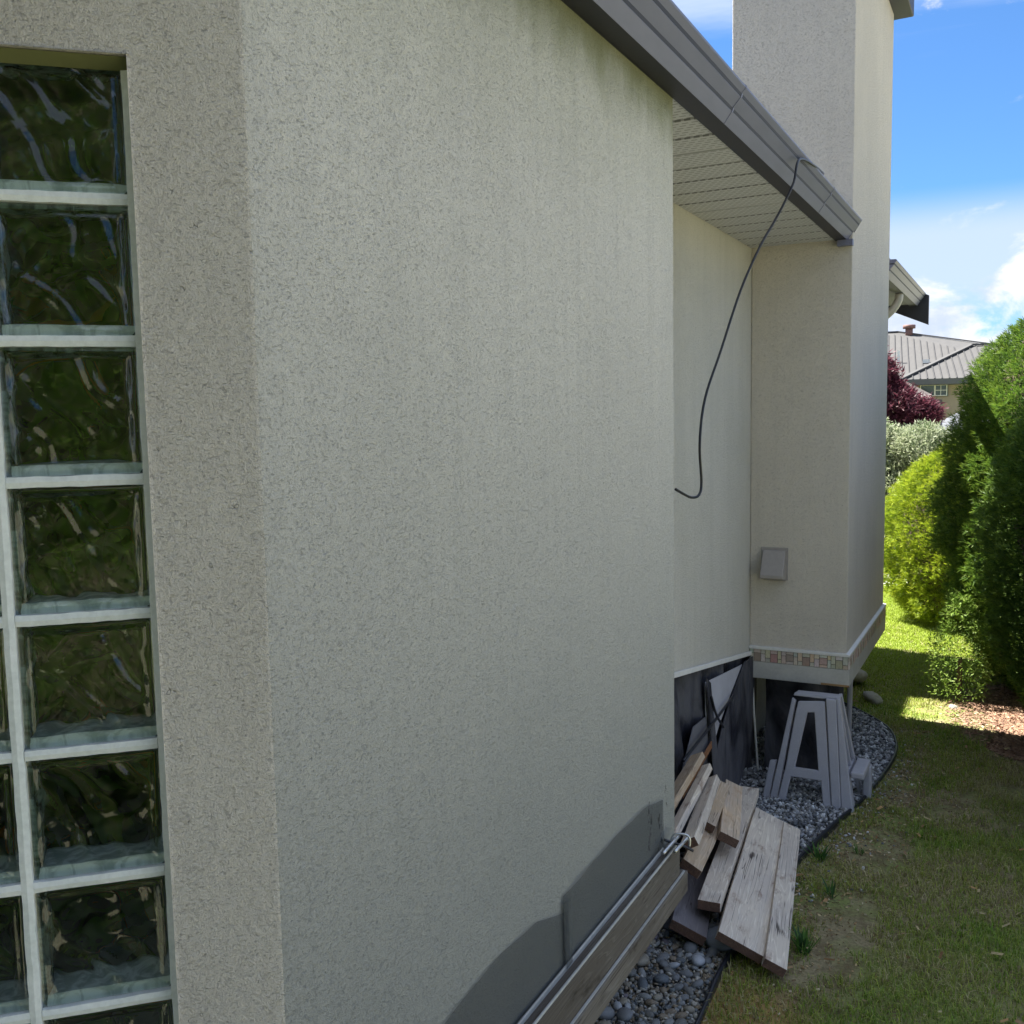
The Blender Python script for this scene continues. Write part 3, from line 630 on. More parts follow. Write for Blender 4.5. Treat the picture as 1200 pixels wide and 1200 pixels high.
# grey plastic trestle, front face pieces in (x, z), leaning in y
tr = empty('sawhorse', 'grey plastic sawhorse with A shaped openings standing below the chimney chase', 'sawhorse', (-1.05, 5.75, 0)); inv = Matrix.Translation((1.05, -5.75, 0))
def ly(z): return 5.66 + .12 * z
def lx(z): return -.803 - .165 * z
def face_front(name, quads, y_off=0., th=.03, bw=.005):
    vs = []; idx = {}; F = []
    for q in quads:
        f = []
        for p in q:
            k = (round(p[0], 4), round(p[1], 4))
            if k not in idx: idx[k] = len(vs); vs.append((p[0], ly(p[1]) + y_off, p[1]))
            f.append(idx[k])
        F.append(tuple(f))
    o = pyobj(name, vs, F, M['horse'], tr); s = o.modifiers.new('s', 'SOLIDIFY'); s.thickness = th; s.offset = -1; bevel(o, bw); o.matrix_parent_inverse = inv; return o
# coordinates: outer left edge, inner edges of the openings
a0, a1, a2, a3, a4 = (-1.195, .0), (-1.162, .162), (-1.142, .218), (-1.080, .546), (-1.129, .61)
face_front('a_frame', [[(-1.238, .0), a0, a1, (-1.205, .162)], [(-1.205, .162), a1, a2, (-1.194, .218)], [(-1.194, .218), a2, a3, (-1.146, .546)], [(-1.146, .546), a3, (-1.068, .612), (-1.133, .605)],
                       [a3, (-1.040, .551), (-1.028, .616), (-1.068, .612)],
                       [a1, (-.991, .163), (-1.007, .219), a2],
                       [(-.971, 0), (-.925, 0), (-.942, .163), (-.991, .163)], [(-.991, .163), (-.942, .163), (-.948, .219), (-1.007, .219)],
                       [(-1.007, .219), (-.948, .219), (-.978, .551), (-1.040, .551)], [(-1.040, .551), (-.978, .551), (-.984, .620), (-1.028, .616)]])
face_front('leg', [[(-1.285, .0), (-1.240, .0), (-1.150, .605), (-1.172, .62)]], .012)
face_front('leg', [[(-1.332, .0), (-1.288, .0), (-1.252, .236), (-1.292, .232)]], .024)
face_front('leg', [[(-.923, .0), (-.871, .0), (-.921, .64), (-.977, .64)]], -.006)
face_front('leg', [[(-.869, .0), (-.806, .0), (-.900, .645), (-.919, .645)]], -.001)
face_front('top_rail', [[(-1.165, .632), (-1.02, .632), (-1.02, .650), (-1.160, .648)], [(-1.02, .632), (-.905, .640), (-.905, .650), (-1.02, .650)]], .015, .12, .003)
def face_side(name, quads, x_off=0., th=.02):
    vs = []; idx = {}; F = []
    for q in quads:
        f = []
        for p in q:
            k = (round(p[0], 4), round(p[1], 4))
            if k not in idx: idx[k] = len(vs); vs.append((lx(p[1]) + x_off, p[0], p[1]))
            f.append(idx[k])
        F.append(tuple(f))
    o = pyobj(name, vs, F, M['horse'], tr); s = o.modifiers.new('s', 'SOLIDIFY'); s.thickness = th; s.offset = -1; bevel(o, .004); o.matrix_parent_inverse = inv; return o
face_side('a_frame', [[(5.665, .0), (5.74, .0), (5.755, .19), (5.690, .19)], [(5.690, .19), (5.755, .19), (5.76, .235), (5.694, .235)], [(5.694, .235), (5.725, .235), (5.765, .56), (5.735, .56)],
                      [(5.735, .56), (5.765, .56), (5.775, .64), (5.742, .64)], [(5.765, .56), (5.785, .56), (5.79, .64), (5.775, .64)], [(5.785, .56), (5.81, .56), (5.83, .64), (5.79, .64)],
                      [(5.755, .19), (5.86, .19), (5.86, .235), (5.76, .235)], [(5.81, .235), (5.83, .235), (5.81, .56), (5.785, .56)],
                      [(5.86, .19), (5.98, .19), (5.97, .235), (5.86, .235)], [(5.97, .0), (6.02, .0), (5.98, .19), (5.93, .19)], [(5.93, .235), (5.97, .235), (5.90, .56), (5.87, .56)], [(5.87, .56), (5.90, .56), (5.885, .64), (5.85, .64)]])
o = pyobj('foot_pad', boxv(-.795, -.748, 5.93, 6.0, 0, .198), BOXF, M['horse'], tr); o.matrix_parent_inverse = inv; bevel(o, .01)
o = pyobj('side_step', boxv(-.83, -.755, 5.70, 5.97, .195, .235), BOXF, M['horse'], tr); o.matrix_parent_inverse = inv; bevel(o, .01)

# ---------------- planks: (b0 left, b1 right) bottom end, top end, thickness, material, label
def plank(bc, tcn, width, th, mat, label, twist=0., group='old planks heaped at the house corner', endmat='wood_end'):
    b = Vector(bc); t_ = Vector(tcn); ax = (t_ - b); L = ax.length; ax.normalize()
    side = ax.cross(Vector((0, 0, 1))).normalized(); up = side.cross(ax).normalized()
    ca, sa = math.cos(twist), math.sin(twist); side, up = side * ca + up * sa, up * ca - side * sa
    n = 6; V = []; F = []; mi = []
    for i in range(n + 1):
        s = i / n * L
        jy = random.uniform(-.0012, .0012)
        V += [(s, -width / 2 + jy, -th), (s, width / 2 + jy, -th), (s, width / 2 + jy, 0), (s, -width / 2 + jy, 0)]
    for i in range(n):
        for k in range(4): F.append((i * 4 + k, i * 4 + (k + 1) % 4, (i + 1) * 4 + (k + 1) % 4, (i + 1) * 4 + k)); mi.append(0)
    F += [(3, 2, 1, 0), (n * 4, n * 4 + 1, n * 4 + 2, n * 4 + 3)]; mi += [1, 1]
    o = pyobj('plank', V, F, [M[mat], M[endmat]], None, mi=mi)
    o.matrix_world = Matrix(((ax.x, side.x, up.x, b.x), (ax.y, side.y, up.y, b.y), (ax.z, side.z, up.z, b.z), (0, 0, 0, 1)))
    bevel(o, .003, 2); tag(o, label, 'plank', group); return o
plank((-.976, 3.814, .122), (-1.150, 5.17, .120), .200, .040, 'wood_pale', 'widest pale plank, cracked along its middle and lying in the gravel', R(-23))
plank((-.824, 3.783, .088), (-1.045, 5.16, .088), .094, .040, 'wood_pale', 'outermost plank, pale and narrow, lying along the lawn edge', R(-23))
plank((-1.160, 3.982, .185), (-1.330, 5.40, .170), .099, .045, 'wood_pale', 'pale plank with swirling knot grain and a white chipped end', R(-1))
plank((-1.185, 4.421, .300), (-1.342, 5.10, .296), .098, .045, 'wood_tan', 'short plank stained orange lying on top of the heap', R(-24))
plank((-1.207, 3.854, .113), (-1.50, 5.20, .075), .160, .045, 'wood_grey', 'grey painted plank lowest in the heap beside the cobbles', R(-24))
plank((-1.257, 4.063, .295), (-1.310, 4.62, .29), .097, .045, 'wood_tan', 'tan plank with a dark end tucked under the three leaning boards', R(-30))
plank((-1.285, 4.42, .345), (-1.345, 4.90, .37), .070, .040, 'wood_tan', 'small brown offcut wedged between the leaning boards and the short plank', R(-24))
plank((-1.226, 3.892, .490), (-1.335, 4.62, .500), .066, .042, 'wood_pale', 'rightmost of the three leaning boards, greyish with a brown end', R(28))
plank((-1.300, 3.84, .50), (-1.372, 4.66, .545), .045, .035, 'wood_pale', 'middle of the three leaning boards, thin and whitish', R(24))
plank((-1.362, 3.80, .54), (-1.415, 4.64, .60), .070, .032, 'wood_tan', 'leftmost of the three leaning boards, tallest and tan beside the wall edge', R(26))
# ---------------- stones
def ico(sub=1):
    bm = bmesh.new(); bmesh.ops.create_icosphere(bm, subdivisions=sub, radius=1); V = np.array([v.co[:] for v in bm.verts]); F = np.array([[v.index for v in f.verts] for f in bm.faces]); bm.free(); return V, F
IV, IF = ico(1); IV2, IF2 = ico(2); IV3, IF3 = ico(3)
def stone_mesh(name, seed, mat, amp=.13, src=(IV3, IF3)):
    rs = np.random.default_rng(seed); V = src[0].copy()
    for _ in range(7):
        d = rs.normal(size=3); d /= np.linalg.norm(d); V *= (1 + amp * rs.uniform(-.6, .6) * (V @ d / np.linalg.norm(V, axis=1)) [:, None] ** 2)
    d = rs.normal(size=3); d /= np.linalg.norm(d); V *= (1 + .05 * np.sin(4 * (V @ d)))[:, None]
    me = bpy.data.meshes.new(name); me.from_pydata(V.tolist(), [], src[1].tolist()); me.materials.append(mat); me.polygons.foreach_set('use_smooth', [True] * len(me.polygons)); me.update(); return me
sms = [stone_mesh('river_stone', s, M['stone'], src=(IV2, IF2)) for s in range(8)]
SC = [(.17, .15, .18), (.10, .115, .14), (.20, .21, .22), (.28, .29, .29), (.16, .16, .15), (.30, .27, .21), (.42, .45, .48), (.24, .19, .13), (.11, .13, .15), (.18, .19, .20)]
placed = []
def put_stone(x, y, z, r, col, flat=.62):
    o = bpy.data.objects.new('river_stone', random.choice(sms)); link(o, gravel_bed); o.location = (x, y, z)
    a = random.uniform(.75, 1.0); o.scale = (r * random.uniform(1.0, 1.45), r * a, r * flat); o.rotation_euler = (R(random.uniform(-18, 18)), R(random.uniform(-18, 18)), random.uniform(0, 6.28)); o.color = (*col, 1)
for tries in range(6000):
    if len(placed) > 296: break
    y = random.uniform(2.75, 4.35); x = random.uniform(-1.62, -1.06); k = (x + 1.62) / .56
    if x > edge_x(y) - .04: continue
    r = random.uniform(.012, .024) if random.random() < .45 + .4 * k else random.uniform(.024, .042)
    if k > .75: r = min(r, .024)
    if any((x - a) ** 2 + (y - b) ** 2 < ((r + c) * .88) ** 2 for a, b, c in placed): continue
    placed.append((x, y, r)); put_stone(x, y, .012 + r * .35, r, random.choice(SC) if k < .55 else random.choice(SC[2:]))
put_stone(-1.075, 3.95, .05, .075, (.22, .24, .27), .5); put_stone(-1.14, 3.76, .035, .030, (.45, .48, .52), .7)
# pebbles and gravel (uncountable)
def scatter(name, xs, ys_, zs, rad, cols, mat, label, cat, parent=None, ang=.35, src=(IV, IF)):
    n = len(xs); nv = len(src[0]); V = np.repeat(src[0][None], n, 0)
    V = V * (1 + rng.uniform(-ang, ang, (n, nv, 1)) * .6) * np.stack([rng.uniform(.8, 1.5, n), rng.uniform(.65, 1, n), rng.uniform(.45, .75, n)], 1)[:, None]
    q = rng.normal(size=(n, 4)); q[:, 1:3] *= .35; q /= np.linalg.norm(q, axis=1)[:, None]; a, b, c, d = q.T
    Rm = np.stack([np.stack([1 - 2 * (c * c + d * d), 2 * (b * c - a * d), 2 * (b * d + a * c)], 1), np.stack([2 * (b * c + a * d), 1 - 2 * (b * b + d * d), 2 * (c * d - a * b)], 1), np.stack([2 * (b * d - a * c), 2 * (c * d + a * b), 1 - 2 * (b * b + c * c)], 1)], 1)
    V = np.einsum('nij,nvj->nvi', Rm, V) * rad[:, None, None] + np.stack([xs, ys_, zs], 1)[:, None]
    F = (src[1][None] + (np.arange(n) * nv)[:, None, None]).reshape(-1, 3)
    o = bulk(name, V.reshape(-1, 3), F, mat, parent, np.repeat(cols, nv, 0)); o['kind'] = 'stuff'
    if label: tag(o, label, cat)
    return o
PC = np.array([(.44, .42, .36), (.32, .33, .33), (.56, .53, .46), (.30, .24, .16), (.18, .20, .22), (.46, .46, .44), (.26, .29, .31), (.36, .30, .22)])
n = 9000; y = rng.uniform(2.6, 4.5, n); x = rng.uniform(-1.75, -1.0, n); k = (x < edge_x(y) - .015); x, y = x[k], y[k]; n = len(x)
scatter('pebbles', x, y, rng.uniform(.004, .02, n), rng.uniform(.0055, .0135, n), PC[rng.integers(0, len(PC), n)] * rng.uniform(.6, 1.1, (n, 1)), M['pebble'], None, None, gravel_bed)
GC = np.array([(.34, .35, .37), (.46, .47, .49), (.20, .21, .23), (.62, .63, .64), (.28, .28, .28), (.13, .14, .15)])
n = 16000; y = rng.uniform(4.3, 7.95, n); x = rng.uniform(-1.62, -.68, n); k = (x < edge_x(y) - .012); x, y = x[k], y[k]; n = len(x)
scatter('crushed_gravel', x, y, rng.uniform(.004, .024, n), rng.uniform(.009, .0175, n), GC[rng.integers(0, len(GC), n)] * rng.uniform(.7, 1.2, (n, 1)), M['gravel'], None, None, gravel_bed, ang=.75, src=(IV, IF))
# stray gravel on the lawn
n = 350; y = rng.normal(5.2, 1.2, n); x = edge_x(y) + rng.exponential(.07, n) + .02; k = (y > 4.4) & (y < 7.6); x, y = x[k], y[k]; n = len(x)
o = scatter('stray_gravel', x, y, rng.uniform(0, .008, n), rng.uniform(.005, .010, n), GC[rng.integers(0, len(GC), n)] * rng.uniform(.8, 1.3, (n, 1)), M['gravel'], 'loose gravel strewn on the lawn past the edging', 'gravel')
# edging
ep = []
e = empty('lawn_edging', 'black plastic edging strip between the gravel bed and the lawn', 'edging', (-1.0, 4, 0))
def strip(name, pts, th, z0, z1f, mat, parent):
    P = [Vector((*p, 0)) for p in pts]; Q = []
    for i in range(len(P) - 1):
        for k in range(5): Q.append(P[i].lerp(P[i + 1], k / 5))
    Q.append(P[-1]); V = []; F = []
    for i, p in enumerate(Q):
        tg = (Q[min(i + 1, len(Q) - 1)] - Q[max(0, i - 1)]).normalized(); nn = Vector((tg.y, -tg.x, 0)); z1 = z1f(p.y)
        V += [(*(p - nn * th)[:2], z0), (*(p + nn * th)[:2], z0), (*(p + nn * th)[:2], z1), (*(p - nn * th)[:2], z1)]
    for i in range(len(Q) - 1):
        for k in range(4): F.append((i * 4 + k, i * 4 + (k + 1) % 4, (i + 1) * 4 + (k + 1) % 4, (i + 1) * 4 + k))
    return pyobj(name, V, F, mat, parent)
zf = lambda y: .032 + .006 * math.sin(y * 5) + (0 if y < 5.6 else -.012)
o = strip('edging_wall', edge, .0045, -.01, zf, M['black_plastic'], e); o.matrix_parent_inverse = Matrix.Translation((1, -4, 0))
tb = tube('edging_bead', [(p[0], p[1], zf(p[1])) for p in edge], .0095, M['black_plastic'], e, sub=5); tb.matrix_parent_inverse = Matrix.Translation((1, -4, 0))
# pale rocks and bits behind the chimney foot
rk = stone_mesh('rock', 21, M['pale_rock'], .5, (IV3, IF3)); rk2 = stone_mesh('rock', 25, M['pale_rock'], .5, (IV3, IF3))
for q_, me_ in enumerate((rk, rk2)):
    for v_ in me_.vertices:
        p_ = v_.co; v_.co = p_ * (1 + .22 * (vnoise(p_.x + 7 + q_, p_.y + p_.z * .7 + 9, 2.3, 3) - .5) + .16 * (vnoise(p_.z + 5, p_.x - p_.y + 9, 4.7, 8) - .5) + .10 * (vnoise(p_.y + 4, p_.z - p_.x + 6, 10., 2) - .5))
for (x, y, z, s, me, lb) in ((-1.22, 8.45, .09, .125, rk, 'larger pale jagged rock behind the chimney base by the grass'), (-1.0, 8.0, .03, .07, rk2, 'small flat pale rock at the far tip of the gravel bed'),
                             (-.42, 8.06, .008, .035, rk, 'small grey rock on the mulch edge under the cedar')):
    o = bpy.data.objects.new('rock', me); link(o); o.location = (x, y, z); o.scale = (s * 1.2, s, s * .75); o.rotation_euler = (.3, .2, s * 20); tag(o, lb, 'rock')
o = box('white_box', -1.35, -1.16, 7.0, 7.3, 0, .42, M['white_panel'], None, .006); tag(o, 'white plastic box stored under the chimney chase', 'box')
for i, (x, lb) in enumerate(((-1.10, 'grey pipe upright under the chimney chase nearest the white box'), (-1.02, 'thin pale pipe upright under the chimney chase near its corner'))):
    o = tube('pipe', [(x, 6.9, 0), (x + .01, 6.88, .64)], .03 - .012 * i, M['horse'] if i == 0 else M['white_panel'], None, seg=12); tag(o, lb, 'pipe', 'pipes under the chimney')

# ================================================================== VEGETATION
def crown_mesh(name, cx, cy, prof, nspray, size, parent, pal, seed, lump=.16, squash=.45, core=True, coremat=None, droop=0., ylim=None, leaf='fan'):
    """crown from thousands of small sprays of leaves spread through a lumpy volume"""
    rs = np.random.default_rng(seed); zs_ = np.array([p[0] for p in prof]); rr = np.array([p[1] for p in prof])
    z = rs.uniform(zs_[0], zs_[-1], nspray * 2); keep = rs.uniform(0, rr.max(), nspray * 2) < np.interp(z, zs_, rr) + .12; z = z[keep][:nspray]; n = len(z)
    th = rs.uniform(0, 2 * np.pi, n); ph = rs.uniform(0, 6.28, 9)
    def lumpf(th, z):
        a = np.sin(3 * th + ph[0] + 1.7 * z) * np.sin(2.3 * z + ph[1]) + .7 * np.sin(5 * th + 4.1 * z + ph[2]) * np.sin(5.2 * z - 2 * th + ph[3]) + .55 * np.sin(9 * th - 6 * z + ph[4]) * np.sin(9 * z + 4 * th + ph[5]) + .4 * np.sin(17 * th + 8 * z + ph[6]) * np.sin(19 * z + ph[7])
        return a
    lf = lumpf(th, z); dep = rs.beta(1.2, 3.2, n)
    r = np.interp(z, zs_, rr) * (1 + lump * lf * .6) * (1 - .42 * dep) + rs.normal(0, .012, n)
    px = cx + r * np.cos(th); py = cy + r * np.sin(th); P = np.stack([px, py, z + rs.normal(0, .02, n)], 1)
    nrm = np.stack([np.cos(th), np.sin(th), squash * np.ones(n) + .35 * (z - zs_.mean()) / (np.ptp(zs_)) * 2], 1) + rs.normal(0, .38, (n, 3)); nrm[:, 2] -= droop
    nrm /= np.linalg.norm(nrm, axis=1)[:, None]                      # growth direction
    sd_ = np.cross(nrm, rs.normal(size=(n, 3))); sd_ /= np.linalg.norm(sd_, axis=1)[:, None]
    K = 6; sz = size * rs.uniform(.65, 1.3, n); V = np.empty((n, K * 3, 3)); Cc = np.empty((n, K * 3, 3))
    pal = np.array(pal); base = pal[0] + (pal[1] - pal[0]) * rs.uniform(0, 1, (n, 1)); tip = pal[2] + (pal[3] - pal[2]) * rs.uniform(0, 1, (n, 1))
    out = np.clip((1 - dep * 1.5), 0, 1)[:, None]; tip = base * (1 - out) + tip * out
    for k in range(K):
        if leaf == 'fan':
            a = (k - (K - 1) / 2) / K * 1.9 + rs.normal(0, .12, n); L = sz * (1 - .35 * abs(k - (K - 1) / 2) / K * 2); wd = sz * .115; root = P + nrm * (sz * .10 * (k % 2))[:, None]
        else:
            a = rs.uniform(-1.5, 1.5, n); L = sz * rs.uniform(.7, 1.1, n); wd = sz * .26; root = P + rs.normal(0, .5, (n, 3)) * sz[:, None]
        d = nrm * np.cos(a)[:, None] + sd_ * np.sin(a)[:, None]; s2 = sd_ * np.cos(a)[:, None] - nrm * np.sin(a)[:, None]
        tw = np.cross(d, s2); s3 = s2 * .8 + tw * rs.normal(0, .5, (n, 1))
        V[:, 3 * k] = root + s3 * wd[:, None] * .5 + d * (L * .35)[:, None]; V[:, 3 * k + 1] = root + d * L[:, None] + tw * (rs.normal(0, .15, n) * L)[:, None]; V[:, 3 * k + 2] = root - s3 * wd[:, None] * .5 + d * (L * .12)[:, None]
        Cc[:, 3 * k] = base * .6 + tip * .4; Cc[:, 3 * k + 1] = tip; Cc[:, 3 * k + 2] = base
    V = V.reshape(-1, 3); F = np.arange(len(V)).reshape(-1, 3)
    c = bulk(name, V, F, M['leaf'], parent, Cc.reshape(-1, 3))
    if core:
        nt, nz = 40, 26; tt = np.linspace(0, 2 * np.pi, nt, endpoint=False); zz = np.linspace(zs_[0] + .05, zs_[-1] - .05, nz); T, Z = np.meshgrid(tt, zz)
        rc = np.interp(Z, zs_, rr) * (1 + lump * lumpf(T, Z) * .6) * .72
        CV = np.stack([cx + rc * np.cos(T), cy + rc * np.sin(T), Z], 2).reshape(-1, 3)
        CF = [[j * nt + i, j * nt + (i + 1) % nt, (j + 1) * nt + (i + 1) % nt, (j + 1) * nt + i] for j in range(nz - 1) for i in range(nt)]
        o = pyobj('inner_twigs', CV.tolist(), CF, M['bark'] if coremat is None else coremat, parent, smooth=True)
        o.matrix_parent_inverse = parent.matrix_basis.inverted()
    c.matrix_parent_inverse = parent.matrix_basis.inverted(); return c
def trunk(parent, x, y, h, r, limbs=4, mat=None, spread=.4):
    o = tube('trunk', [(x, y, 0), (x + .02, y, h * .35), (x - .02, y + .03, h * .7), (x, y, h)], lambda s: r * (1 - .7 * s), mat or M['bark'], parent, seg=10); o.matrix_parent_inverse = parent.matrix_basis.inverted()
    for i in range(limbs):
        a = random.uniform(0, 6.28); z = h * random.uniform(.25, .7)
        o = tube('limb', [(x, y, z), (x + spread * .5 * math.cos(a), y + spread * .5 * math.sin(a), z + .18 * h), (x + spread * math.cos(a), y + spread * math.sin(a), z + .4 * h)], lambda s: r * .45 * (1 - .7 * s), mat or M['bark'], parent, seg=6); o.matrix_parent_inverse = parent.matrix_basis.inverted()
CED = [(.020, .060, .016), (.042, .10, .022), (.16, .29, .035), (.30, .42, .04)]
CEDY = [(.07, .14, .015), (.12, .20, .02), (.42, .54, .03), (.56, .60, .04)]
def cedar(name_label, x, y, prof, ns, size, pal, seed, group='cedar hedge shrubs along the lawn', **k):
    e = empty('cedar_shrub', name_label, 'shrub', (x, y, 0), 0, group); trunk(e, x, y, prof[-1][0] * .8, .06); crown_mesh('crown', x, y, prof, ns, size, e, pal, seed, **k); return e
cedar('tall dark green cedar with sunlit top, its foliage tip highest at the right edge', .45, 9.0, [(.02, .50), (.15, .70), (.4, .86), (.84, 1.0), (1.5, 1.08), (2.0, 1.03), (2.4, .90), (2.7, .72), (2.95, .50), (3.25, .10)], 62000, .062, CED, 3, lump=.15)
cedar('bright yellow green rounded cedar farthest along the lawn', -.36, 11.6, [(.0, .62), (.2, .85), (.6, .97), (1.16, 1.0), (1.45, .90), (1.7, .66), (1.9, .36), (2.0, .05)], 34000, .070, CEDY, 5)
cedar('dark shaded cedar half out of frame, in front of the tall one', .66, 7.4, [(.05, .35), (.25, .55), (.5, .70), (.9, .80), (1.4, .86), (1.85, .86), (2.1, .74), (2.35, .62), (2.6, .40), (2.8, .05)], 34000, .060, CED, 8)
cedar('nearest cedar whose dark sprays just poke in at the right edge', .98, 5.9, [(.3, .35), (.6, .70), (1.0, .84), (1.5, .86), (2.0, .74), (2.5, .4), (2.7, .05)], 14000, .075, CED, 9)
for i, (x, y, k_, lb) in enumerate(((3.6, -3.6, 1.0, 'broad cedar added behind the camera for reflections, nearest to the house corner'), (1.7, -5.2, 1.15, 'tallest cedar, added straight behind the camera for reflections'))):  # unseen cedars added so the glass blocks have dark greenery to reflect
    cedar(lb, x, y, [(.0, .7 * k_), (.6, 1.3 * k_), (2.2, 1.6 * k_), (4.4, 1.4 * k_), (6.4 * k_, .8), (7.8 * k_, .05)], 14000, .16, CED, 20 + i, group='cedars added behind the camera for reflections')
for i, (x, y, lb) in enumerate(((1.15, -2.1, 'low round cedar added just behind the camera for reflections, nearer the wall'), (2.3, -1.4, 'low round cedar added just behind the camera for reflections, farther from the wall'))):  # low unseen cedars added to green the reflections in the lower blocks
    cedar(lb, x, y, [(.0, .7), (.3, .95), (.8, 1.0), (1.3, .75), (1.7, .1)], 7000, .11, CED, 40 + i, group='cedars added behind the camera for reflections')
# pale shrub standing in for the sunlit low branches of the cedar
e = empty('lit_branches', 'small pale shrub standing in for sunlit low branches of the tall cedar', 'shrub', (-.40, 8.30, 0))
crown_mesh('crown', -.40, 8.32, [(.02, .12), (.12, .20), (.30, .21), (.5, .17), (.7, .12), (.85, .04)], 700, .040, e, [(.08, .16, .02), (.13, .24, .03), (.34, .50, .06), (.55, .66, .20)], 31, leaf='leaf', core=False)
tube('stem', [(0, 0, 0), (0, 0, .35)], .02, M['bark'], e)
# red maple, white flowering shrub, green bush
e = empty('maple_tree', 'dark red leaved maple beside the chimney in front of the neighbour house', 'tree', (-2.45, 18, 0)); trunk(e, -2.45, 18, 2.3, .09, 6, spread=.8)
for (dx, dz, r0, s) in ((-.1, 2.95, .55, 41), (.35, 2.35, .62, 42), (.55, 1.75, .50, 43), (-.3, 2.0, .75, 44), (.9, 2.22, .22, 45)):
    crown_mesh('crown', -2.45 + dx, 18, [(dz - r0 * .6, .1), (dz - r0 * .35, r0 * .75), (dz, r0), (dz + r0 * .4, r0 * .6), (dz + r0 * .75, .04)], 2600, .10, e, [(.035, .008, .018), (.06, .014, .03), (.15, .035, .06), (.24, .07, .09)], s, leaf='leaf', core=False, droop=.3, lump=.3)
e = empty('flowering_shrub', 'white flowering shrub below the red maple and above the yellow green cedar', 'shrub', (-1.75, 15.2, 0)); trunk(e, -1.75, 15.2, 1.2, .05)
for (dx, dz, r0, s) in ((-.2, 1.75, .50, 51), (.45, 1.70, .50, 52), (-.1, 1.25, .72, 53), (.9, 1.62, .42, 54)):
    crown_mesh('crown', -1.75 + dx, 15.2, [(dz - r0, .15), (dz - r0 * .5, r0 * .8), (dz, r0), (dz + r0 * .45, r0 * .7), (dz + r0 * .7, .05)], 3200, .075, e, [(.05, .10, .03), (.12, .18, .07), (.62, .64, .42), (.85, .85, .68)], s, leaf='leaf', core=(s == 53), coremat=M['dark'], lump=.2)
e = empty('garden_bush', 'small green bush peeping out at the chimney edge beneath the maple', 'shrub', (-2.3, 16.6, 0)); trunk(e, -2.3, 16.6, 1.4, .04, 2)
crown_mesh('crown', -2.3, 16.6, [(.2, .2), (.8, .5), (1.6, .5), (2.0, .38), (2.2, .05)], 3500, .08, e, [(.03, .07, .02), (.05, .11, .02), (.14, .26, .04), (.2, .33, .06)], 61, leaf='leaf', core=True)

# lawn
def blades(xs, ys_, h, wdt, cols, lean=.55, seg2=True):
    n = len(xs); a = rng.uniform(0, 6.28, n); l = rng.uniform(.1, lean, n) * h; dx, dy = np.cos(a) * l, np.sin(a) * l; b = a + np.pi / 2 + rng.normal(0, .5, n); wx, wy_ = np.cos(b) * wdt / 2, np.sin(b) * wdt / 2
    V = np.zeros((n, 5, 3)); V[:, 0] = np.stack([xs - wx, ys_ - wy_, 0 * xs], 1); V[:, 1] = np.stack([xs + wx, ys_ + wy_, 0 * xs], 1)
    mx, my = xs + dx * .35, ys_ + dy * .35; V[:, 2] = np.stack([mx - wx * .75, my - wy_ * .75, h * .6], 1); V[:, 3] = np.stack([mx + wx * .75, my + wy_ * .75, h * .6], 1); V[:, 4] = np.stack([xs + dx * 1.2, ys_ + dy * 1.2, h * (1 - l / h * .45)], 1)
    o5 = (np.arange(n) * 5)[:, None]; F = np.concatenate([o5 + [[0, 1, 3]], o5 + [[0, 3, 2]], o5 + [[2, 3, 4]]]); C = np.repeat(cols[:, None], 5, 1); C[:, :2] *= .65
    return V.reshape(-1, 3), F, C.reshape(-1, 3)
def grass_cols(x, y, n):
    g = np.array([(.18, .31, .04), (.28, .40, .055), (.39, .44, .085), (.40, .38, .15), (.55, .48, .27)])
    p = np.clip(vnoise(x, y, 2.2, 3) * .55 + vnoise(x, y, 7, 5) * .35 + rng.uniform(-.28, .42, n), 0, .999); k = (p * 5).astype(int); c = g[k] * rng.uniform(.75, 1.25, (n, 1))
    lush = np.clip((y - 7.5) / 2, 0, 1)[:, None]; return c * (1 - lush) + np.array([.30, .40, .04]) * rng.uniform(.7, 1.25, (n, 1)) * lush
def lawn_pts(n, y0, y1, x1):
    y = rng.uniform(y0, y1, n); x = rng.uniform(-1.9, x1, n)
    d = .50 * vnoise(x, y, 3.1, 1) + .34 * vnoise(x, y, 9, 2) + .16 * vnoise(x, y, 27, 4)
    thr = .375 + .16 * (np.exp(-((x + .93) ** 2 + (y - 3.35) ** 2) / .05) * 1.2 + np.exp(-((x + .62) ** 2 / .03 + (y - 5.55) ** 2 / .5)) * 2.4 + np.exp(-((x + .66) ** 2 / .02 + (y - 4.9) ** 2 / .3)) * 1.0) - .20 * np.clip((y - 7.3) / 1.5, 0, 1)
    k = (d + rng.uniform(-.13, .13, n) > thr) & ((x > edge_x(y) + .015) | (y > 7.95)) & (((x - .85) / 1.22) ** 2 + ((y - 8.0) / 1.22) ** 2 > 1 + .35 * vnoise(x, y, 5, 6)) & ((x > -1.6) | (y > 8))
    return x[k], y[k]
parts = []
x, y = lawn_pts(150000, 2.7, 7.6, .55); n = len(x); parts.append(blades(x, y, rng.uniform(.014, .044, n) * (.7 + .6 * vnoise(x, y, 4, 9)), rng.uniform(.0020, .0042, n), grass_cols(x, y, n), 1.1))
x, y = lawn_pts(12000, 2.7, 7.6, .55); n = len(x); parts.append(blades(x, y, rng.uniform(.035, .07, n), rng.uniform(.002, .0038, n), grass_cols(x, y, n) * 1.15, .9))
x, y = lawn_pts(120000, 7.4, 13.5, .4); n = len(x); parts.append(blades(x, y, rng.uniform(.015, .035, n), rng.uniform(.004, .008, n), grass_cols(x, y, n), .9))
off = 0; VV = []; FF = []; CC = []
for v, f, c in parts: VV.append(v); FF.append(f + off); CC.append(c); off += len(v)
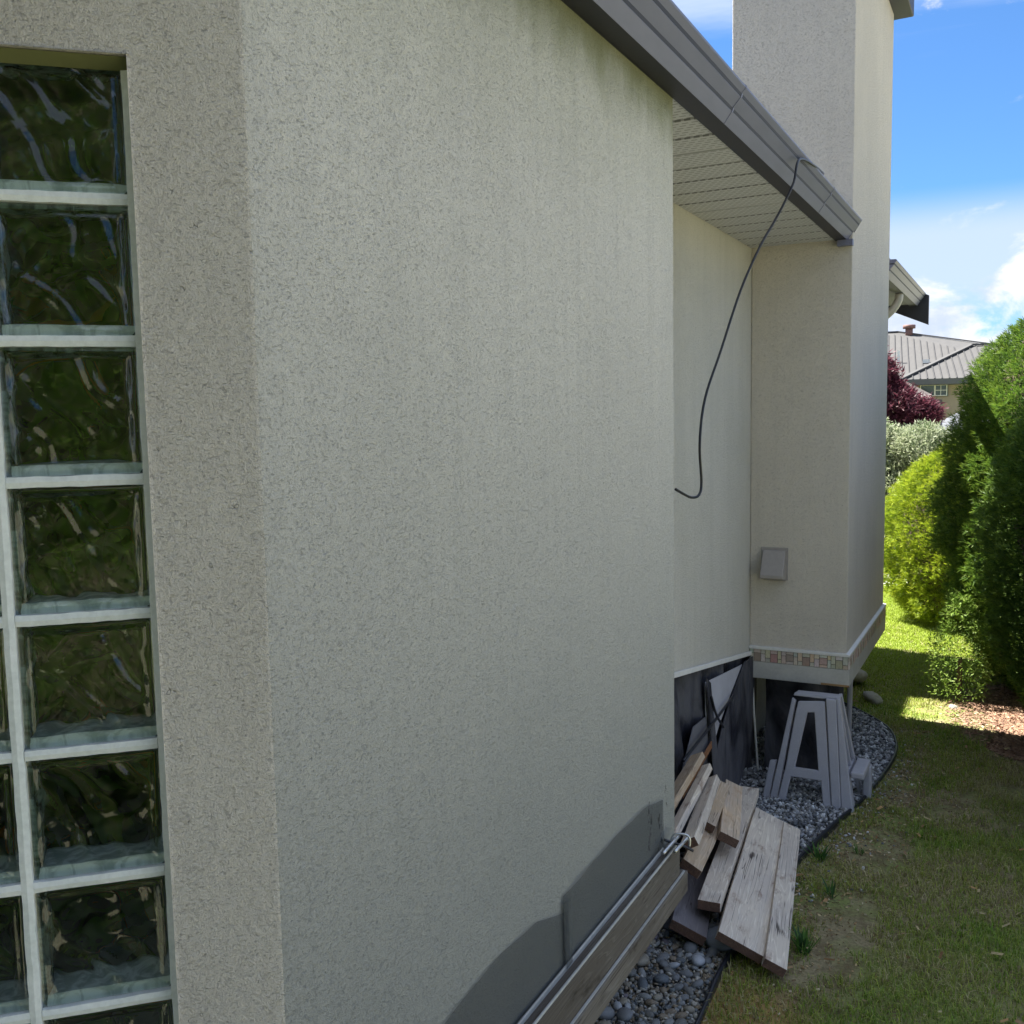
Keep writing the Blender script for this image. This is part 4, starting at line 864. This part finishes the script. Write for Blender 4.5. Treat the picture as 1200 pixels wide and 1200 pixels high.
o = bulk('grass', np.concatenate(VV), np.concatenate(FF), M['grass'], None, np.concatenate(CC)); tag(o, 'patchy short lawn grass beside the gravel bed', 'grass', kind='stuff')
# litter on the bare patches and mulch chips
def chips(name, n, fx, fy, size, cols, label, z0=.008):
    x, y = fx, fy; L = rng.uniform(.5, 1.3, n) * size; a = rng.uniform(0, 6.28, n); t = rng.normal(0, .25, n); wv_ = L * rng.uniform(.12, .4, n); ca, sa = np.cos(a), np.sin(a); z = z0 + rng.uniform(0, .010, n)
    V = np.stack([np.stack([x + ca * L / 2 * sx - sa * wv_ / 2 * sy_, y + sa * L / 2 * sx + ca * wv_ / 2 * sy_, z + t * L / 2 * sx + .002 * sy_], 1) for sx, sy_ in ((-1, -1), (1, -1), (1, 1), (-1, 1))], 1)
    return bulk(name, V.reshape(-1, 3), np.arange(4 * n).reshape(-1, 4), M['chip'], None, np.repeat(np.array(cols)[rng.integers(0, len(cols), n)] * rng.uniform(.7, 1.2, (n, 1)), 4, 0))
n = 22000; x = rng.uniform(-.6, .9, n); y = rng.uniform(6.6, 9.3, n); k = ((x - .85) / 1.3) ** 2 + ((y - 8) / 1.3) ** 2 < 1 + .1 * rng.normal(size=n); x, y = x[k], y[k]
o = chips('bark_chips', len(x), x, y, .024, [(.34, .21, .14), (.26, .16, .11), (.42, .29, .20), (.20, .12, .09)], ''); tag(o, 'reddish brown bark chips spread under the cedars', 'bark chips', kind='stuff')
n = 5000; y = rng.uniform(2.8, 7.4, n); x = edge_x(y) + rng.gamma(1.5, .16, n) + .01
o = chips('dry_thatch', n, x, y, .014, [(.46, .34, .18), (.34, .22, .11), (.55, .46, .32), (.20, .14, .08)], '', .002); tag(o, 'dry straw and moss litter on the bare lawn patches', 'thatch', kind='stuff')
n = 130; y = rng.uniform(2.9, 8, n); x = edge_x(y) + rng.uniform(.02, 1.1, n)
o = chips('fallen_leaves', n, x, y, .038, [(.42, .26, .12), (.30, .17, .08), (.50, .40, .22), (.34, .22, .12)], '', .02); tag(o, 'few dry fallen leaves scattered over the lawn', 'leaves', kind='stuff')
# weeds
def weed(x, y, n_, h, label, cols, seed):
    rs = random.Random(seed); e = empty('weed', label, 'weed', (x, y, 0), 0, 'weeds by the edging')
    V = []; F = []; C = []
    for i in range(n_):
        a = rs.uniform(0, 6.28); L = h * rs.uniform(.5, 1.1); ln = rs.uniform(.2, .9); wd = L * rs.uniform(.07, .13); b0 = len(V); c = cols[rs.randrange(len(cols))]; ox, oy = rs.uniform(-.02, .02), rs.uniform(-.02, .02)
        for s, ww in ((0, .4), (.35, 1), (.7, .8), (1, .05)):
            rr = ln * L * s; z = L * (s - .35 * ln * s * s); px, py = math.cos(a), math.sin(a)
            V += [(ox + px * rr - py * wd * ww / 2, oy + py * rr + px * wd * ww / 2, z), (ox + px * rr + py * wd * ww / 2, oy + py * rr - px * wd * ww / 2, z)]; C += [c, c]
        for k in range(3): F.append((b0 + 2 * k, b0 + 2 * k + 1, b0 + 2 * k + 3, b0 + 2 * k + 2))
    bulk('leaves', np.array(V), np.array(F), M['grass'], e, np.array(C)); return e
WG = [(.06, .15, .03), (.09, .20, .04), (.12, .24, .05), (.05, .11, .04)]
weed(-.87, 4.98, 34, .10, 'green weed tuft with small white specks beside the edging near the sawhorse', WG, 1)
weed(-.775, 4.07, 40, .12, 'grassy weed clump at the edge of the outermost plank', WG, 2)
weed(-.76, 4.62, 14, .10, 'sparse upright grass weed between plank and lawn', WG, 3)
weed(-.70, 5.15, 20, .06, 'low weed patch on the bare ground past the edging', WG, 4)
weed(-1.07, 3.93, 12, .05, 'tiny green seedling in the shade under the plank end', WG, 5)
weed(-.70, 3.20, 22, .05, 'flat grey green rosette weed near the bottom of the lawn', [(.10, .15, .09), (.08, .13, .07)], 6)
# indoor plant seen through the blocks
p = wl(-.42, .42, .35); e = empty('indoor_plant', 'blurred green plant with orange flowers behind the glass blocks', 'plant', p)
rs = np.random.default_rng(77); n = 900; L = rs.uniform(.10, .24, n)
P = np.stack([rs.normal(0, .22, n), rs.normal(0, .08, n), rs.uniform(.0, 2.35, n)], 1); P[:, :2] = P[:, :1] * np.array([[ux.x, ux.y]]) + P[:, 1:2] * np.array([[uy.x, uy.y]])
D = rs.normal(size=(n, 3)); D /= np.linalg.norm(D, axis=1)[:, None]; Sd = np.cross(D, rs.normal(size=(n, 3))); Sd /= np.linalg.norm(Sd, axis=1)[:, None]
V = np.stack([P - D * L[:, None] / 2, P + Sd * (L * .13)[:, None], P + D * L[:, None] / 2, P - Sd * (L * .13)[:, None]], 1)
cc = np.array([(.16, .32, .04), (.12, .22, .04), (.24, .40, .06), (.40, .40, .48), (.9, .28, .06)])[rs.choice(5, n, p=[.36, .3, .2, .08, .06])]
bulk('leaves', V.reshape(-1, 3), np.arange(4 * n).reshape(-1, 4), M['leaf'], e, np.repeat(cc, 4, 0)); tube('stem', [(0, 0, -.3), (0, 0, 2.2)], .015, M['bark'], e)

# ================================================================== NEIGHBOUR HOUSE (about 40 m off)
nb = empty('neighbour_house', 'distant beige house with ribbed grey hip roof beyond the hedge', 'house', (-2, 42, 0)); ninv = nb.matrix_basis.inverted()
def NB(o): o.parent = nb; o.matrix_parent_inverse = ninv; return o
def poly(name, pts, mat, th=.15):
    o = pyobj(name, pts, [tuple(range(len(pts)))], mat); s = o.modifiers.new('s', 'SOLIDIFY'); s.thickness = th; s.offset = -1; return NB(o)
ZE = 3.42
poly('roof', [(-4.15, 39.6, ZE), (4.6, 39.6, ZE), (1.4, 43.2, 4.75), (-1.95, 43.2, 4.78)], M['roof'])
poly('roof', [(-4.15, 39.6, ZE), (-1.95, 43.2, 4.78), (-1.95, 47, 4.78), (-4.15, 47, ZE)], M['roof'])
poly('roof', [(-12, 41.5, ZE + .1), (1.0, 41.5, ZE + .1), (-1.4, 46.9, 5.0), (-5.25, 48.5, 5.85), (-9, 48.5, 5.85)], M['roof'])
poly('roof', [(-5.25, 48.5, 5.85), (-1.4, 46.9, 5.0), (3.5, 47.5, 3.6), (3.5, 51, 3.6)], M['roof'])
# roof ribs (each a raised strip following the slope)
def rib(p, q, w_=.018, h=.03):
    p, q = Vector(p), Vector(q); d = (q - p).normalized(); s = d.cross(Vector((0, 0, 1))).normalized() * w_; u = s.cross(d).normalized() * h
    if u.z < 0: u = -u
    V = [p - s, p + s, p + s + u, p - s + u, q - s, q + s, q + s + u, q - s + u]
    return NB(pyobj('roof_batten', V, [(0, 1, 2, 3), (7, 6, 5, 4), (0, 4, 5, 1), (1, 5, 6, 2), (2, 6, 7, 3), (3, 7, 4, 0)], M['roof_rib'] if w_ < .05 else M['roof']))
def roofz(x): return (x + 4.15) / 2.2 if x < -1.95 else 1.0 if x < 1.4 else (4.6 - x) / 3.2
for i in range(32):
    x0 = -4.0 + i * .25; sh = .9; f = min(1, roofz(x0 - 0.0) * 1.0)
    f = min(1.0, max(.02, (x0 + 4.15) / 2.6)) if x0 < 1 else max(.05, min(1, (4.6 - x0) / 3.3))
    xt = x0 - .55 * f; rib((x0, 39.6, ZE + .01), (xt, 39.6 + 3.6 * f, ZE + .01 + 1.345 * f))
for i in range(38):
    x0 = -9.0 + i * .26; a = Vector((x0, 41.5, ZE + .11)); f = 1.0 if x0 < -4.6 else max(.05, 1 - (x0 + 4.6) / 6.2)
    rib((x0, 41.5, ZE + .11), (x0 - .8 * f, 41.5 + 6.6 * f, ZE + .11 + 2.2 * f))
rib((-4.2, 39.55, ZE), (-1.95, 43.2, 4.80), .10, .06); rib((-5.25, 48.5, 5.85), (-1.4, 46.9, 5.02), .10, .06); rib((-1.95, 43.2, 4.8), (1.4, 43.2, 4.77), .1, .06); rib((-9, 48.5, 5.85), (-5.25, 48.5, 5.85), .1, .06); rib((1.4, 43.2, 4.77), (4.6, 39.6, ZE), .1, .06)
NB(box('fascia', -4.2, 4.65, 39.45, 39.62, 3.22, ZE + .01, M['nbfascia'])); NB(box('eave_soffit', -4.1, 4.6, 39.63, 40.2, 3.20, 3.26, M['nbfascia']))
NB(box('wall', -3.6, 4.2, 40.1, 40.4, 0, 3.2, M['nbwall'])); NB(box('wall', -9, -3.6, 42, 42.3, 0, 3.4, M['nbwall'])); NB(box('wall', -3.9, -3.6, 40.4, 46, 0, 3.3, M['nbwall']))
wn = NB(box('window', -3.56, -2.56, 40.02, 40.08, 2.78, 3.24, plain('window frame dark', (.07, .10, .10), .5)))
for i in range(2):
    for j in range(2):
        for (x0, x1) in ((-3.50 + i * .26, -3.27 + i * .26) if i < 2 else (0, 0),):
            pass
def wpart(nm, x0, x1, z0, z1, m_, y0=40.0):
    o = box(nm, x0, x1, y0, y0 + .02, z0, z1, m_, wn); return o
for x0, x1 in ((-3.50, -3.04), (-2.99, -2.62)): wpart('window_pane', x0, x1, 2.83, 3.19, M['nbglass'])
for a in ((-3.53, -3.50, 2.80, 3.22), (-3.04, -2.99, 2.80, 3.22), (-2.62, -2.59, 2.80, 3.22), (-2.82, -2.80, 2.80, 3.22), (-3.50, -3.04, 2.80, 2.83), (-3.5, -3.04, 3.19, 3.22), (-2.99, -2.82, 3.0, 3.02), (-2.80, -2.62, 3.0, 3.02), (-2.99, -2.82, 2.80, 2.83), (-2.80, -2.62, 2.80, 2.83), (-2.99, -2.82, 3.19, 3.22), (-2.80, -2.62, 3.19, 3.22)): wpart('muntin', *a, M['white_trim'], 39.985)
# lower roofs, post and beam
poly('lower_roof', [(-5.2, 38.5, 3.35), (-3.9, 38.5, 3.28), (-3.02, 38.5, 2.78), (-3.05, 37.6, 2.45), (-5.2, 37.4, 2.5)], plain('pinkish shingle', (.17, .145, .14), .9, nscale=3, bd=0), .08)
NB(box('beam', -3.05, -2.72, 39.2, 39.6, 2.47, 2.66, M['nbfascia']))
poly('lower_roof', [(-3.35, 37.2, 1.50), (-2.2, 37.2, 1.50), (-1.2, 37.2, 1.50), (-.6, 38.8, 2.75), (-1.6, 38.8, 2.45)], M['roof_grey'], .08)
NB(box('lower_fascia', -3.4, -1.1, 37.05, 37.18, 1.38, 1.50, M['nbfascia'])); NB(box('lower_wall', -3.2, -1.2, 37.4, 37.6, 0, 1.45, M['nbwall']))
NB(box('post', -3.55, -3.20, 38.4, 38.8, 1.3, 2.45, M['nbwall'])); NB(box('lower_wall', -5.2, -3.6, 38.6, 38.8, 0, 2.6, M['nbwall']))
# roof vents
o = NB(tube('roof_vent', [(-4.75, 48.0, 5.6), (-4.75, 48.0, 5.98)], .16, M['stack'], None, seg=12, sub=2)); o = NB(tube('vent_cap', [(-4.75, 48.0, 5.96), (-4.75, 48.0, 6.12)], .27, M['stack'], None, seg=14, sub=2))
NB(box('roof_pipe', -4.75, -4.66, 43.6, 43.7, 4.1, 4.75, M['white_trim'])); NB(box('roof_pipe', -3.75, -3.5, 43.4, 43.6, 4.18, 4.33, M['white_trim']))
